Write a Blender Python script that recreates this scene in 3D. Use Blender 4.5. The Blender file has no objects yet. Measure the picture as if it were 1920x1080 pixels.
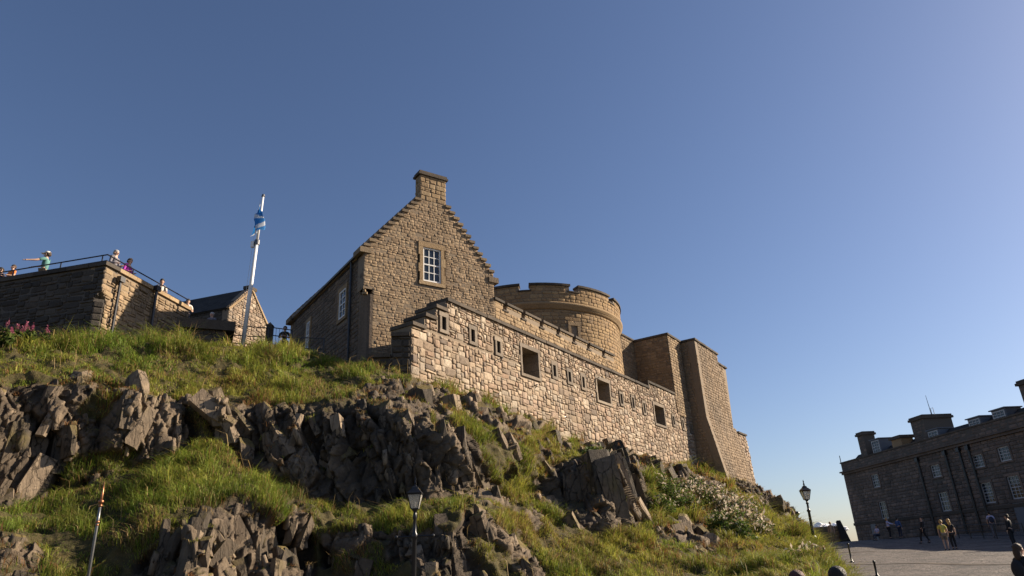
import bpy, math, random
import numpy as np
from mathutils import Matrix, Vector

random.seed(7)
rng = np.random.default_rng(11)
S = bpy.context.scene
COL = S.collection
R_ = math.radians

# ------------------------------------------------------------------ camera
FPX = 1300.0                                   # focal length in pixels of the 1920 wide photograph
PITCH = math.atan(FPX / 3208.0)
ROLL = R_(3.07)
CAM = np.array([0.0, 0.0, 1.7])
CF = np.array([0, math.cos(PITCH), math.sin(PITCH)])
_r0 = np.array([1.0, 0, 0]); _u0 = np.array([0, -math.sin(PITCH), math.cos(PITCH)])
CR = _r0 * math.cos(ROLL) - _u0 * math.sin(ROLL)
CU = _u0 * math.cos(ROLL) + _r0 * math.sin(ROLL)
cd = bpy.data.cameras.new('camera'); cam = bpy.data.objects.new('camera', cd); COL.objects.link(cam)
cd.sensor_width = 36.0; cd.lens = FPX / 1920.0 * 36.0; cd.clip_start = 0.1; cd.clip_end = 6000
m = Matrix.Identity(4)
for i in range(3):
    m[i][0] = CR[i]; m[i][1] = CU[i]; m[i][2] = -CF[i]; m[i][3] = CAM[i]
cam.matrix_world = m
S.camera = cam

# ------------------------------------------------------------------ light and exposure
SUN_AZ, SUN_EL = 72.0, 26.0
w = bpy.data.worlds.new('World'); S.world = w; w.use_nodes = True
nt = w.node_tree; nt.nodes.clear()
sky = nt.nodes.new('ShaderNodeTexSky'); sky.sky_type = 'NISHITA'; sky.sun_disc = False
sky.sun_elevation = R_(SUN_EL); sky.sun_rotation = R_(SUN_AZ)
sky.air_density = 1.0; sky.dust_density = 0.85; sky.ozone_density = 2.6; sky.altitude = 120
bg = nt.nodes.new('ShaderNodeBackground'); bg.inputs['Strength'].default_value = 0.05
wo = nt.nodes.new('ShaderNodeOutputWorld')
tn = nt.nodes.new('ShaderNodeMix'); tn.data_type = 'RGBA'; tn.blend_type = 'MULTIPLY'; tn.inputs['Factor'].default_value = 1.0
tn.inputs['B'].default_value = (1.0, .985, 1.095, 1)
nt.links.new(sky.outputs[0], tn.inputs['A']); nt.links.new(tn.outputs['Result'], bg.inputs[0]); nt.links.new(bg.outputs[0], wo.inputs[0])
sl = bpy.data.lights.new('sun', 'SUN'); sl.energy = 5.0; sl.angle = R_(0.5); sl.color = (1.0, 0.85, 0.66)
so = bpy.data.objects.new('sun', sl); COL.objects.link(so)
SD = Vector((math.sin(R_(SUN_AZ)) * math.cos(R_(SUN_EL)), math.cos(R_(SUN_AZ)) * math.cos(R_(SUN_EL)), math.sin(R_(SUN_EL))))
so.rotation_euler = SD.to_track_quat('Z', 'Y').to_euler()
so.location = (60, 10, 60)
S.view_settings.view_transform = 'Standard'; S.view_settings.look = 'None'
S.view_settings.exposure = 1.05; S.view_settings.gamma = 1.0; S.view_settings.use_curve_mapping = False
S.render.engine = 'CYCLES'

# ------------------------------------------------------------------ measuring: pixel of the photograph -> point at a known place
def ray(px, py):
    d = CF * FPX + CR * (px - 960) - CU * (py - 540)
    return d / np.linalg.norm(d)
def at(px, py, r):
    d = ray(px, py); return CAM + d * (r / math.hypot(d[0], d[1]))
def azd(px, py):
    d = ray(px, py); return math.degrees(math.atan2(d[0], d[1]))

class Frame:                                    # a wall plane: u along, v up, n out of the wall
    def __init__(s, O, yaw=None, u=None, n=None):
        s.O = np.array([O[0], O[1], 0.0])
        if u is None:
            a = R_(yaw); u = (math.sin(a), math.cos(a), 0); n = (math.cos(a), -math.sin(a), 0)
        s.u = np.array(u, float); s.n = np.array(n, float); s.v = np.array([0, 0, 1.0])
    def p(s, a, b, c=0.0): return s.O + s.u * a + s.v * b + s.n * c
    def px(s, x, y, off=0.0):
        d = ray(x, y); t = ((s.O + s.n * off - CAM) @ s.n) / (d @ s.n)
        q = CAM + d * t - s.O
        return float(q @ s.u), float(q[2])

# ------------------------------------------------------------------ objects
def setp(o, label=None, cat=None, group=None, kind=None):
    if label: o['label'] = label
    if cat: o['category'] = cat
    if group: o['group'] = group
    if kind: o['kind'] = kind
    return o
def thing(name, label, cat, loc=(0, 0, 0), group=None):
    o = bpy.data.objects.new(name, None); COL.objects.link(o)
    o.location = tuple(float(v) for v in loc); o.empty_display_size = 0.3
    return setp(o, label, cat, group)
def wloc(o):
    v = Vector((0, 0, 0))
    while o is not None:
        v += o.location; o = o.parent
    return v
def mesh_np(name, V, Fc, mats, smooth=False):
    me = bpy.data.meshes.new(name)
    me.from_pydata([tuple(map(float, v)) for v in V], [], [tuple(f) for f in Fc])
    for mt in (mats if isinstance(mats, (list, tuple)) else [mats]): me.materials.append(mt)
    if smooth: me.polygons.foreach_set('use_smooth', [True] * len(me.polygons))
    me.update(); return me
def mesh_fast(name, V, idx, npoly, mats, smooth=False):   # V (n,3), idx flat loop indices, npoly verts per face
    me = bpy.data.meshes.new(name); V = np.ascontiguousarray(V, dtype=np.float32)
    nf = len(idx) // npoly
    me.vertices.add(len(V)); me.vertices.foreach_set('co', V.ravel())
    me.loops.add(len(idx)); me.loops.foreach_set('vertex_index', np.ascontiguousarray(idx, dtype=np.int32))
    me.polygons.add(nf); me.polygons.foreach_set('loop_start', np.arange(0, nf * npoly, npoly, dtype=np.int32))
    if smooth: me.polygons.foreach_set('use_smooth', np.ones(nf, dtype=bool))
    for mt in (mats if isinstance(mats, (list, tuple)) else [mats]): me.materials.append(mt)
    me.update(calc_edges=True); me.validate(); return me
def link(name, me, parent=None, kind=None):
    o = bpy.data.objects.new(name, me); COL.objects.link(o)
    if parent is not None: o.parent = parent
    if kind: o['kind'] = kind
    return o

class MB:
    def __init__(s): s.V = []; s.F = []
    def hexa(s, P):                             # 8 points: 4 bottom ccw, 4 top ccw
        b = len(s.V); s.V += [np.array(p, float) for p in P]
        s.F += [(b, b+3, b+2, b+1), (b+4, b+5, b+6, b+7)] + [(b+i, b+(i+1) % 4, b+4+(i+1) % 4, b+4+i) for i in range(4)]
        return s
    def box(s, c, d, ax=None):
        c = np.array(c, float); X, Y, Z = (np.eye(3) if ax is None else [np.array(a, float) for a in ax])
        x, y, z = X*d[0]/2, Y*d[1]/2, Z*d[2]/2
        return s.hexa([c-x-y-z, c+x-y-z, c+x+y-z, c-x+y-z, c-x-y+z, c+x-y+z, c+x+y+z, c-x+y+z])
    def fbox(s, fr, a0, a1, b0, b1, c0, c1):    # box in a wall frame
        return s.hexa([fr.p(a0, b0, c1), fr.p(a1, b0, c1), fr.p(a1, b0, c0), fr.p(a0, b0, c0),
                       fr.p(a0, b1, c1), fr.p(a1, b1, c1), fr.p(a1, b1, c0), fr.p(a0, b1, c0)])
    def quad(s, *P):
        b = len(s.V); s.V += [np.array(p, float) for p in P]; s.F.append(tuple(range(b, b+len(P)))); return s
    def prism(s, poly, d):
        n = len(poly); b = len(s.V); d = np.array(d, float)
        s.V += [np.array(p, float) for p in poly] + [np.array(p, float) + d for p in poly]
        s.F.append(tuple(range(b+n-1, b-1, -1))); s.F.append(tuple(range(b+n, b+2*n)))
        s.F += [(b+i, b+(i+1) % n, b+n+(i+1) % n, b+n+i) for i in range(n)]; return s
    def tube(s, path, rad, n=8, cap=True):
        path = [np.array(p, float) for p in path]
        if not hasattr(rad, '__len__'): rad = [rad]*len(path)
        b = len(s.V); ref = None
        for i, p in enumerate(path):
            t = path[min(i+1, len(path)-1)] - path[max(i-1, 0)]; t = t/(np.linalg.norm(t)+1e-9)
            if ref is None: ref = np.array([0, 0, 1.0]) if abs(t[2]) < .9 else np.array([1.0, 0, 0])
            x = np.cross(t, ref); x /= np.linalg.norm(x)+1e-9; y = np.cross(x, t); ref = y
            for k in range(n):
                a = 2*math.pi*k/n; s.V.append(p + (x*math.cos(a) + y*math.sin(a))*rad[i])
        for i in range(len(path)-1):
            for k in range(n):
                q = b+i*n; s.F.append((q+k, q+k+n, q+(k+1) % n+n, q+(k+1) % n))
        if cap:
            s.F.append(tuple(range(b, b+n))); e = b+(len(path)-1)*n; s.F.append(tuple(range(e+n-1, e-1, -1)))
        return s
    def lathe(s, base, prof, n=12, axis=None):  # prof: (radius, height) pairs
        ax = np.array([0, 0, 1.0]) if axis is None else np.array(axis)/np.linalg.norm(axis)
        return s.tube_prof(np.array(base, float), ax, prof, n)
    def tube_prof(s, base, ax, prof, n):
        x = np.cross(ax, [0, 1.0, 0]); x /= np.linalg.norm(x); y = np.cross(ax, x); b = len(s.V)
        for r, h in prof:
            for k in range(n):
                a = 2*math.pi*(k+.5)/n; s.V.append(base + ax*h + (x*math.cos(a)+y*math.sin(a))*max(r, 1e-3))
        for i in range(len(prof)-1):
            q = b+i*n
            for k in range(n): s.F.append((q+k, q+(k+1) % n, q+(k+1) % n+n, q+k+n))
        s.F.append(tuple(range(b+n-1, b-1, -1))); e = b+(len(prof)-1)*n; s.F.append(tuple(range(e, e+n)))
        return s
    def ball(s, c, r, n=8, m_=6):
        r = np.array(r if hasattr(r, '__len__') else (r, r, r), float); c = np.array(c, float); b = len(s.V)
        for i in range(1, m_):
            th = math.pi*i/m_
            for k in range(n):
                a = 2*math.pi*k/n
                s.V.append(c + r*np.array([math.sin(th)*math.cos(a), math.sin(th)*math.sin(a), math.cos(th)]))
        t = len(s.V); s.V += [c+r*np.array([0, 0, 1]), c-r*np.array([0, 0, 1])]
        for i in range(m_-2):
            for k in range(n): s.F.append((b+i*n+k, b+(i+1)*n+k, b+(i+1)*n+(k+1) % n, b+i*n+(k+1) % n))
        for k in range(n):
            s.F.append((t, b+k, b+(k+1) % n)); e = b+(m_-2)*n; s.F.append((t+1, e+(k+1) % n, e+k))
        return s
    def build(s, name, mat, parent=None, smooth=False, kind=None):
        o3 = np.array(wloc(parent)) if parent is not None else np.zeros(3)
        me = mesh_np(name, [v-o3 for v in s.V], s.F, mat, smooth)
        return link(name, me, parent, kind)

# ------------------------------------------------------------------ materials
def nodes(name):
    mt = bpy.data.materials.new(name); mt.use_nodes = True; t = mt.node_tree
    return mt, t, t.nodes, t.links, t.nodes['Principled BSDF']
def plain(name, col, rough=.7, metal=0.0, bump=0.0, scale=20, vary=.25):
    mt, t, N, L, b = nodes(name)
    b.inputs['Roughness'].default_value = rough; b.inputs['Metallic'].default_value = metal
    tc = N.new('ShaderNodeTexCoord'); nz = N.new('ShaderNodeTexNoise'); nz.inputs['Scale'].default_value = scale; nz.inputs['Detail'].default_value = 5
    L.new(tc.outputs['Object'], nz.inputs['Vector'])
    mx = N.new('ShaderNodeMix'); mx.data_type = 'RGBA'
    mx.inputs['A'].default_value = (*[c*(1-vary) for c in col], 1); mx.inputs['B'].default_value = (*[min(1, c*(1+vary)) for c in col], 1)
    L.new(nz.outputs['Fac'], mx.inputs['Factor']); L.new(mx.outputs['Result'], b.inputs['Base Color'])
    if bump:
        bp = N.new('ShaderNodeBump'); bp.inputs['Strength'].default_value = bump; bp.inputs['Distance'].default_value = .03
        L.new(nz.outputs['Fac'], bp.inputs['Height']); L.new(bp.outputs[0], b.inputs['Normal'])
    return mt
def stone_mat(name, cols, stain=(.05, .045, .04), stain_amt=.35, bump=.5, seed=0.0, fine=14.0):
    mt, t, N, L, b = nodes(name); b.inputs['Roughness'].default_value = .92
    b.inputs['Specular IOR Level'].default_value = .2
    ge = N.new('ShaderNodeNewGeometry'); oi = N.new('ShaderNodeObjectInfo')
    ad = N.new('ShaderNodeMath'); ad.operation = 'MULTIPLY_ADD'; ad.inputs[1].default_value = 7.37
    L.new(oi.outputs['Random'], ad.inputs[0]); L.new(ge.outputs['Random Per Island'], ad.inputs[2])
    fr = N.new('ShaderNodeMath'); fr.operation = 'FRACT'; L.new(ad.outputs[0], fr.inputs[0])
    cr = N.new('ShaderNodeValToRGB'); cr.color_ramp.interpolation = 'LINEAR'
    el = cr.color_ramp.elements
    while len(el) < len(cols): el.new(.5)
    for i, c in enumerate(cols): el[i].position = i/(len(cols)-1); el[i].color = (*c, 1)
    L.new(fr.outputs[0], cr.inputs[0])
    nz = N.new('ShaderNodeTexNoise'); nz.inputs['Scale'].default_value = fine; nz.inputs['Detail'].default_value = 6; nz.inputs['Roughness'].default_value = .65
    L.new(ge.outputs['Position'], nz.inputs['Vector'])
    br = N.new('ShaderNodeMapRange'); br.inputs['To Min'].default_value = .62; br.inputs['To Max'].default_value = 1.3
    br.inputs['From Min'].default_value = .25; br.inputs['From Max'].default_value = .75
    L.new(nz.outputs['Fac'], br.inputs['Value'])
    mu = N.new('ShaderNodeVectorMath'); mu.operation = 'MULTIPLY'; L.new(cr.outputs[0], mu.inputs[0]); L.new(br.outputs[0], mu.inputs[1])
    n2 = N.new('ShaderNodeTexNoise'); n2.inputs['Scale'].default_value = .55; n2.inputs['Detail'].default_value = 7; n2.inputs['Roughness'].default_value = .6
    mp = N.new('ShaderNodeMapping'); mp.inputs['Scale'].default_value = (1, 1, .45); mp.inputs['Location'].default_value = (seed, seed*.7, 0)
    L.new(ge.outputs['Position'], mp.inputs[0]); L.new(mp.outputs[0], n2.inputs['Vector'])
    sr = N.new('ShaderNodeMapRange'); sr.inputs['From Min'].default_value = .46; sr.inputs['From Max'].default_value = .66; sr.inputs['To Max'].default_value = stain_amt
    L.new(n2.outputs['Fac'], sr.inputs['Value'])
    mx = N.new('ShaderNodeMix'); mx.data_type = 'RGBA'; mx.inputs['B'].default_value = (*stain, 1)
    L.new(sr.outputs[0], mx.inputs['Factor']); L.new(mu.outputs[0], mx.inputs['A']); L.new(mx.outputs['Result'], b.inputs['Base Color'])
    bp = N.new('ShaderNodeBump'); bp.inputs['Strength'].default_value = bump; bp.inputs['Distance'].default_value = .04
    L.new(nz.outputs['Fac'], bp.inputs['Height']); L.new(bp.outputs[0], b.inputs['Normal'])
    return mt

M = {}
M['rubble'] = stone_mat('rubble_stone', [(.43,.325,.225),(.25,.18,.125),(.47,.37,.265),(.35,.25,.185),(.38,.285,.19),(.16,.125,.10),(.44,.335,.23),(.29,.235,.18),(.53,.44,.33),(.33,.225,.155),(.40,.30,.21)], stain_amt=.62, stain=(.14,.11,.085), fine=9)
M['rubble_dark'] = stone_mat('shade_dark_stone', [(.075,.064,.054),(.05,.043,.037),(.105,.088,.072),(.062,.053,.046)], stain_amt=.4)  # rubble darkened so its colour carries the shade of unlit faces
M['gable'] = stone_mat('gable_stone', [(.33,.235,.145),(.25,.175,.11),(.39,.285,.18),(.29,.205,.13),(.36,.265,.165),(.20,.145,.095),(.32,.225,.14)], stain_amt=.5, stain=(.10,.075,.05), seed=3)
M['side_shade'] = stone_mat('shaded_side_stone', [(.17,.13,.095),(.13,.10,.075),(.20,.15,.11),(.15,.115,.085)], stain_amt=.4, seed=6)  # house stone made darker to paint in the side wall's shade
M['steps'] = stone_mat('weathered_ashlar', [(.21,.16,.11),(.15,.115,.08),(.25,.19,.125),(.18,.135,.095)], stain_amt=.4, seed=8)
M['ashlar'] = stone_mat('dressed_stone', [(.33,.23,.13),(.28,.195,.115),(.37,.27,.16),(.31,.215,.125)], stain_amt=.3, seed=5)
M['tower'] = stone_mat('tower_stone', [(.33,.22,.115),(.27,.18,.095),(.37,.255,.135),(.30,.195,.10),(.25,.175,.105)], stain_amt=.3, seed=9)
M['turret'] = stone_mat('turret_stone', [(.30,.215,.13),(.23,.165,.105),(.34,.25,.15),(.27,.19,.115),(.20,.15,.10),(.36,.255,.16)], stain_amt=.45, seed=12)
M['harled'] = stone_mat('buttress_stone', [(.27,.195,.125),(.24,.175,.115),(.29,.21,.135),(.25,.18,.12)], stain_amt=.6, stain=(.11,.09,.07), seed=17)
M['barrack'] = stone_mat('barrack_stone', [(.20,.148,.118),(.14,.108,.09),(.24,.175,.136),(.17,.13,.105),(.12,.098,.083)], stain_amt=.5, seed=21)
M['mortar'] = plain('mortar', (.21,.16,.11), .95, bump=.4, scale=9)
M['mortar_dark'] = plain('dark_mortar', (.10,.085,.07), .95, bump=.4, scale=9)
M['coping'] = stone_mat('coping_stone', [(.10,.08,.062),(.075,.062,.05),(.125,.10,.078),(.085,.07,.056)], stain_amt=.5, stain=(.03,.028,.025))
M['surround'] = stone_mat('surround_stone', [(.25,.20,.15),(.20,.165,.13),(.30,.245,.185)], stain_amt=.4, seed=30)
M['slate'] = stone_mat('slate', [(.042,.039,.036),(.055,.05,.046),(.032,.03,.028),(.062,.056,.052)], stain_amt=.3)
M['lead'] = plain('lead_sheet', (.10,.11,.13), .5)
M['inside'] = plain('shaded_interior', (.035,.03,.026), .95)  # near-black colour stands in for the shade inside openings
M['white'] = plain('white_paint', (.78,.77,.74), .45, vary=.06)
M['white_dull'] = plain('dull_white_paint', (.55,.55,.54), .5, vary=.1)
M['iron'] = plain('black_iron', (.012,.012,.014), .35, .0, vary=.3)
M['steel'] = plain('grey_steel', (.16,.16,.16), .35, .6)
M['copper'] = plain('copper', (.33,.15,.075), .4, .8)
M['grey_white'] = plain('grey_white_paint', (.40,.40,.40), .5, vary=.15)
M['polewhite'] = plain('white_pole_paint', (.80,.79,.77), .3, vary=.04)
mt, t, N, L, b = nodes('window_glass'); b.inputs['Base Color'].default_value = (.02,.025,.03,1); b.inputs['Roughness'].default_value = .08; b.inputs['Specular IOR Level'].default_value = .6
M['glass'] = mt
mt, t, N, L, b = nodes('lantern_glass'); b.inputs['Base Color'].default_value = (.75,.72,.66,1); b.inputs['Roughness'].default_value = .25
b.inputs['Transmission Weight'].default_value = .6; b.inputs['Alpha'].default_value = .75
M['lampglass'] = mt

# ------------------------------------------------------------------ masonry
def _variant(sd):
    r = random.Random(sd); n = 8; out = []
    base = [(-.5,-.36),(-.38,-.5),(.38,-.5),(.5,-.36),(.5,.36),(.38,.5),(-.38,.5),(-.5,.36)]
    P = [(x*(1-r.uniform(0,.08)), y*(1-r.uniform(0,.10))) for x, y in base]
    V = [(x, y, -1.0) for x, y in P] + [(x, y, .35+r.uniform(-.12,.12)) for x, y in P]
    cx, cy = r.uniform(-.05,.05), r.uniform(-.05,.05); tx, ty = r.uniform(-.5,.5), r.uniform(-.5,.5)
    k = r.uniform(.70,.80)
    V += [(cx+(x-cx)*k, cy+(y-cy)*k, .9+tx*x+ty*y+r.uniform(-.1,.1)) for x, y in P]
    F = []
    for lay in (0, 8):
        for i in range(8): F.append((lay+i, lay+(i+1) % 8, lay+8+(i+1) % 8, lay+8+i))
    F.append(tuple(range(16, 24)))
    return np.array(V), F
VARIANTS = [_variant(i) for i in range(14)]
_tri_idx = []
for V_, F_ in VARIANTS[:1]:
    for f in F_:
        for k in range(1, len(f)-1): _tri_idx += [f[0], f[k], f[k+1]]
TRI = np.array(_tri_idx, dtype=np.int32)
_stone_mesh = {}
def stone_mesh(k, mat):
    key = (k, mat.name)
    if key not in _stone_mesh: _stone_mesh[key] = mesh_np('stone', VARIANTS[k][0], VARIANTS[k][1], mat)
    return _stone_mesh[key]

def lay_stones(parent, stones, mat, n_ind, name='stone', px_min=9.0):
    """stones: (center, u, v, n, w, h, proud). The largest on screen become objects, the rest one part."""
    base = np.array(wloc(parent)); rest = []; scored = []
    for s in stones:
        d = np.linalg.norm(s[0]-CAM); vis = max(0.0, float(s[3] @ (CAM-s[0]))/d)
        scored.append((s[4]*vis/d*FPX, s[4]*s[5]*vis/d/d, s))
    big = sorted([x for x in scored if x[0] >= px_min], key=lambda x: -x[1])[:n_ind]
    ids = set(id(x[2]) for x in big)
    for x in big:
        c, u, v, n, w_, h_, pr = x[2]
        o = link(name, stone_mesh(random.randrange(len(VARIANTS)), mat), parent)
        c = c-base; mm = Matrix.Identity(4); sx = random.choice((-1, 1))
        for i in range(3):
            mm[i][0] = u[i]*w_; mm[i][1] = v[i]*h_; mm[i][2] = n[i]*pr; mm[i][3] = c[i]
        o.matrix_basis = mm
    rest = [x[2] for x in scored if id(x[2]) not in ids]
    if rest:
        nV = len(rest); VV = np.empty((nV, 24, 3), dtype=np.float32)
        for i, (c, u, v, n, w_, h_, pr) in enumerate(rest):
            q = VARIANTS[random.randrange(len(VARIANTS))][0]
            VV[i] = (c-base) + np.outer(q[:, 0]*w_, u) + np.outer(q[:, 1]*h_, v) + np.outer(q[:, 2]*pr, n)
        idx = (TRI[None, :] + (np.arange(nV)*24)[:, None]).ravel()
        link('stone_facing', mesh_fast('stone_facing', VV.reshape(-1, 3), idx, 3, mat), parent, 'stuff')

def spans(poly, y):
    xs = []
    n = len(poly)
    for i in range(n):
        (x0, y0), (x1, y1) = poly[i], poly[(i+1) % n]
        if (y0 <= y) != (y1 <= y): xs.append(x0+(x1-x0)*(y-y0)/(y1-y0))
    xs.sort(); return [(xs[i], xs[i+1]) for i in range(0, len(xs)-1, 2)]
def cut(iv, holes):
    out = iv
    for a, b in holes:
        nx = []
        for p, q in out:
            if b <= p or a >= q: nx.append((p, q)); continue
            if a > p: nx.append((p, a))
            if b < q: nx.append((b, q))
        out = nx
    return out
def wall_core(fr, poly, holes, thick, back=-.035, mb=None):
    """mortar face with real holes, back face and edges"""
    mb = mb or MB(); ys = sorted(set([round(p[1], 5) for p in poly] + [round(v, 5) for h in holes for v in h[2:]]))
    for y0, y1 in zip(ys[:-1], ys[1:]):
        e = 1e-4
        if y1-y0 < 2*e: continue
        lo, hi = spans(poly, y0+e), spans(poly, y1-e)
        hs = [(h[0], h[1]) for h in holes if h[2] < (y0+y1)/2 < h[3]]
        if len(lo) != len(hi): continue
        for (a, b), (c, d) in zip(lo, hi):
            if not hs: mb.quad(fr.p(a, y0, back), fr.p(b, y0, back), fr.p(d, y1, back), fr.p(c, y1, back))
            else:
                L_ = cut([(0.0, 1.0)], [((h0-min(a, c))/(max(b, d)-min(a, c)), (h1-min(a, c))/(max(b, d)-min(a, c))) for h0, h1 in hs])
                for t0, t1 in L_:
                    mb.quad(fr.p(a+(b-a)*t0, y0, back), fr.p(a+(b-a)*t1, y0, back), fr.p(c+(d-c)*t1, y1, back), fr.p(c+(d-c)*t0, y1, back))
    n = len(poly)
    mb.quad(*[fr.p(x, y, -thick) for x, y in reversed(poly)])
    for i in range(n):
        (x0, y0), (x1, y1) = poly[i], poly[(i+1) % n]
        mb.quad(fr.p(x0, y0, back), fr.p(x0, y0, -thick), fr.p(x1, y1, -thick), fr.p(x1, y1, back))
    for h in holes:
        dp = h[4] if len(h) > 4 else .6
        a, b, c, d = h[:4]
        for q in (((a, c), (b, c)), ((b, c), (b, d)), ((b, d), (a, d)), ((a, d), (a, c))):
            mb.quad(fr.p(*q[0], back), fr.p(*q[1], back), fr.p(*q[1], -dp), fr.p(*q[0], -dp))
    return mb
def coursed(fr, poly, holes, h=(.15,.24), wd=(.22,.55), proud=.03, joint=.015, slope=0.0):
    out = []; y = min(p[1] for p in poly); y1 = max(p[1] for p in poly)
    while y < y1-.04:
        hh = min(random.uniform(*h), y1-y)
        if y1-(y+hh) < .06: hh = y1-y
        a, b = spans(poly, y+.01), spans(poly, y+hh-.01)
        for (p, q), (p2, q2) in zip(a, b):
            lo, hi = max(p, p2), min(q, q2)
            for s0, s1 in cut([(lo, hi)], [(hx[0]-.01, hx[1]+.01) for hx in holes if hx[2] < y+hh-.02 and hx[3] > y+.02]):
                x = s0-random.uniform(0, .1) if s0 == lo else s0
                x = s0
                while x < s1-.05:
                    ww = random.uniform(*wd)*(1.0 if random.random() > .25 else .6)
                    if s1-(x+ww) < .13: ww = s1-x
                    if ww > .05:
                        k = random.random(); hs = [(0, 1)] if (k > .12 or hh < .16) else [(0, .48), (.48, 1)]
                        for f0, f1 in hs:
                            tilt = random.uniform(-.02, .02); u = fr.u+fr.v*tilt; v = fr.v-fr.u*tilt
                            c = fr.p(x+ww/2, y+hh*(f0+f1)/2, -.03+random.uniform(-.008, .012))
                            out.append((c, u, v, fr.n, ww-joint, hh*(f1-f0)-joint, proud*random.uniform(.7, 1.35)))
                    x += ww
        y += hh
    return out
def rubble(fr, poly, holes, cell=.115, proud=.05, wr=(2, 5), hr=(1, 3), joint=.022):
    us = [p[0] for p in poly]; vs = [p[1] for p in poly]; u0, v0 = min(us), min(vs)
    nu, nv = int((max(us)-u0)/cell), int((max(vs)-v0)/cell); free = np.zeros((nv, nu), bool)
    for j in range(nv):
        y = v0+(j+.5)*cell
        for a, b in cut(spans(poly, y), [(h[0]-.02, h[1]+.02) for h in holes if h[2]-.05 < y < h[3]+.05]):
            free[j, max(0, int(math.ceil((a-u0)/cell-.4))):int((b-u0)/cell+.4)] = True
    out = []
    for j in range(nv):
        i = 0
        while i < nu:
            if not free[j, i]: i += 1; continue
            big = 1.35 if (j*cell < 1.9 and random.random() < .3) else 1.0
            ww = int(random.choice(range(wr[0], wr[1]+1))*big+.5); hh = int(random.choice((1, 2, 2, 2, 3) if hr[1] == 3 else range(hr[0], hr[1]+1))*big+.4)
            k = 1
            while k < ww and i+k < nu and free[j, i+k]: k += 1
            ww = k; k = 1
            while k < hh and j+k < nv and free[j+k, i:i+ww].all(): k += 1
            hh = k; free[j:j+hh, i:i+ww] = False
            tilt = random.uniform(-.06, .06); u = fr.u+fr.v*tilt; v = fr.v-fr.u*tilt*.6
            nn = fr.n+fr.u*random.uniform(-.1, .1)+fr.v*random.uniform(-.1, .1)
            c = fr.p(u0+(i+ww/2)*cell+random.uniform(-.01, .01), v0+(j+hh/2)*cell+random.uniform(-.012, .012), -.03+random.uniform(-.015, .02))
            out.append((c, u, v, nn, ww*cell-joint*random.uniform(.6, 1.5), hh*cell-joint*random.uniform(.6, 1.6), proud*random.uniform(.6, 1.5)))
            i += ww
    return out
def blocks(name, fr, a0, a1, b0, b1, c0, c1, step, mat, parent, gap=.012, jit=.01):
    """a row of separate dressed blocks (coping, cornice, string course)"""
    x = a0
    while x < a1-.02:
        ww = step*random.uniform(.8, 1.2); ww = a1-x if a1-(x+ww) < step*.4 else ww
        e = random.uniform(-jit, jit)
        MB().fbox(fr, x+gap/2, x+ww-gap/2, b0, b1+e*.5, c0, c1+e).build(name, mat, parent)
        x += ww
def opening(fr, a0, a1, b0, b1, parent, mat, w_=.2, proud=.03, sill=.16, depth=.5, name='jamb_stone'):
    """dressed surround: lintel, sill and quoined jambs, set round a hole"""
    MB().fbox(fr, a0-w_, a1+w_, b1, b1+w_*1.1, -depth, proud).build('lintel', mat, parent)
    MB().fbox(fr, a0-w_*.9, a1+w_*.9, b0-sill, b0, -depth, proud+.015).build('sill', mat, parent)
    for s in (0, 1):
        n = max(1, int(round((b1-b0)/.42))); hh = (b1-b0)/n
        for k in range(n):
            e = w_*(1.0 if (k+s) % 2 else .72)
            x0, x1 = (a0-e, a0) if s == 0 else (a1, a1+e)
            MB().fbox(fr, x0, x1, b0+k*hh+.004, b0+(k+1)*hh-.004, -depth, proud-.004*(k % 2)).build(name, mat, parent)
def sash(fr, a0, a1, b0, b1, c, nx, nz, parent, fmat, each=False, bar=.03, fw=.07):
    mb = MB()
    for q in ((a0, a0+fw, b0, b1), (a1-fw, a1, b0, b1), (a0+fw, a1-fw, b1-fw, b1), (a0+fw, a1-fw, b0, b0+fw*1.3)):
        mb.fbox(fr, *q, c-.06, c+.03)
    A0, A1, B0, B1 = a0+fw, a1-fw, b0+fw*1.3, b1-fw
    for i in range(1, nx):
        x = A0+(A1-A0)*i/nx; mb.fbox(fr, x-bar/2, x+bar/2, B0, B1, c-.03, c+.012)
    for j in range(1, nz):
        z = B0+(B1-B0)*j/nz; t_ = bar*(1.7 if j*2 == nz else 1)
        mb.fbox(fr, A0, A1, z-t_/2, z+t_/2, c-.032, c+(.022 if j*2 == nz else .014))
    wn = mb.build('window', fmat, parent)
    if each:
        for i in range(nx):
            for j in range(nz):
                MB().fbox(fr, A0+(A1-A0)*i/nx, A0+(A1-A0)*(i+1)/nx, B0+(B1-B0)*j/nz, B0+(B1-B0)*(j+1)/nz, c-.028, c-.02).build('pane', M['glass'], wn)
    else:
        MB().fbox(fr, A0, A1, B0, B1, c-.028, c-.02).build('pane', M['glass'], wn)
    return wn

# ------------------------------------------------------------------ ground, plaza and the crag
def hash3(i, j, k, s):
    n = (i.astype(np.int64)*73856093) ^ (j.astype(np.int64)*19349663) ^ (k.astype(np.int64)*83492791) ^ np.int64(s*2654435761 & 0x7fffffff)
    n = (n ^ (n >> 13))*1274126177 & 0x7fffffff
    n = (n ^ (n >> 16))*668265263 & 0x7fffffff
    n = n ^ (n >> 15)
    return (n & 0xffff)/65535.0
def vnoise(P, s=0):
    I = np.floor(P).astype(np.int64); f = P-I; f = f*f*(3-2*f); o = np.zeros(len(P))
    for a in (0, 1):
        wx = f[:, 0] if a else 1-f[:, 0]
        for b_ in (0, 1):
            wy = f[:, 1] if b_ else 1-f[:, 1]
            for c in (0, 1):
                wz = f[:, 2] if c else 1-f[:, 2]
                o += wx*wy*wz*hash3(I[:, 0]+a, I[:, 1]+b_, I[:, 2]+c, s)
    return o*2-1
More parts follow.
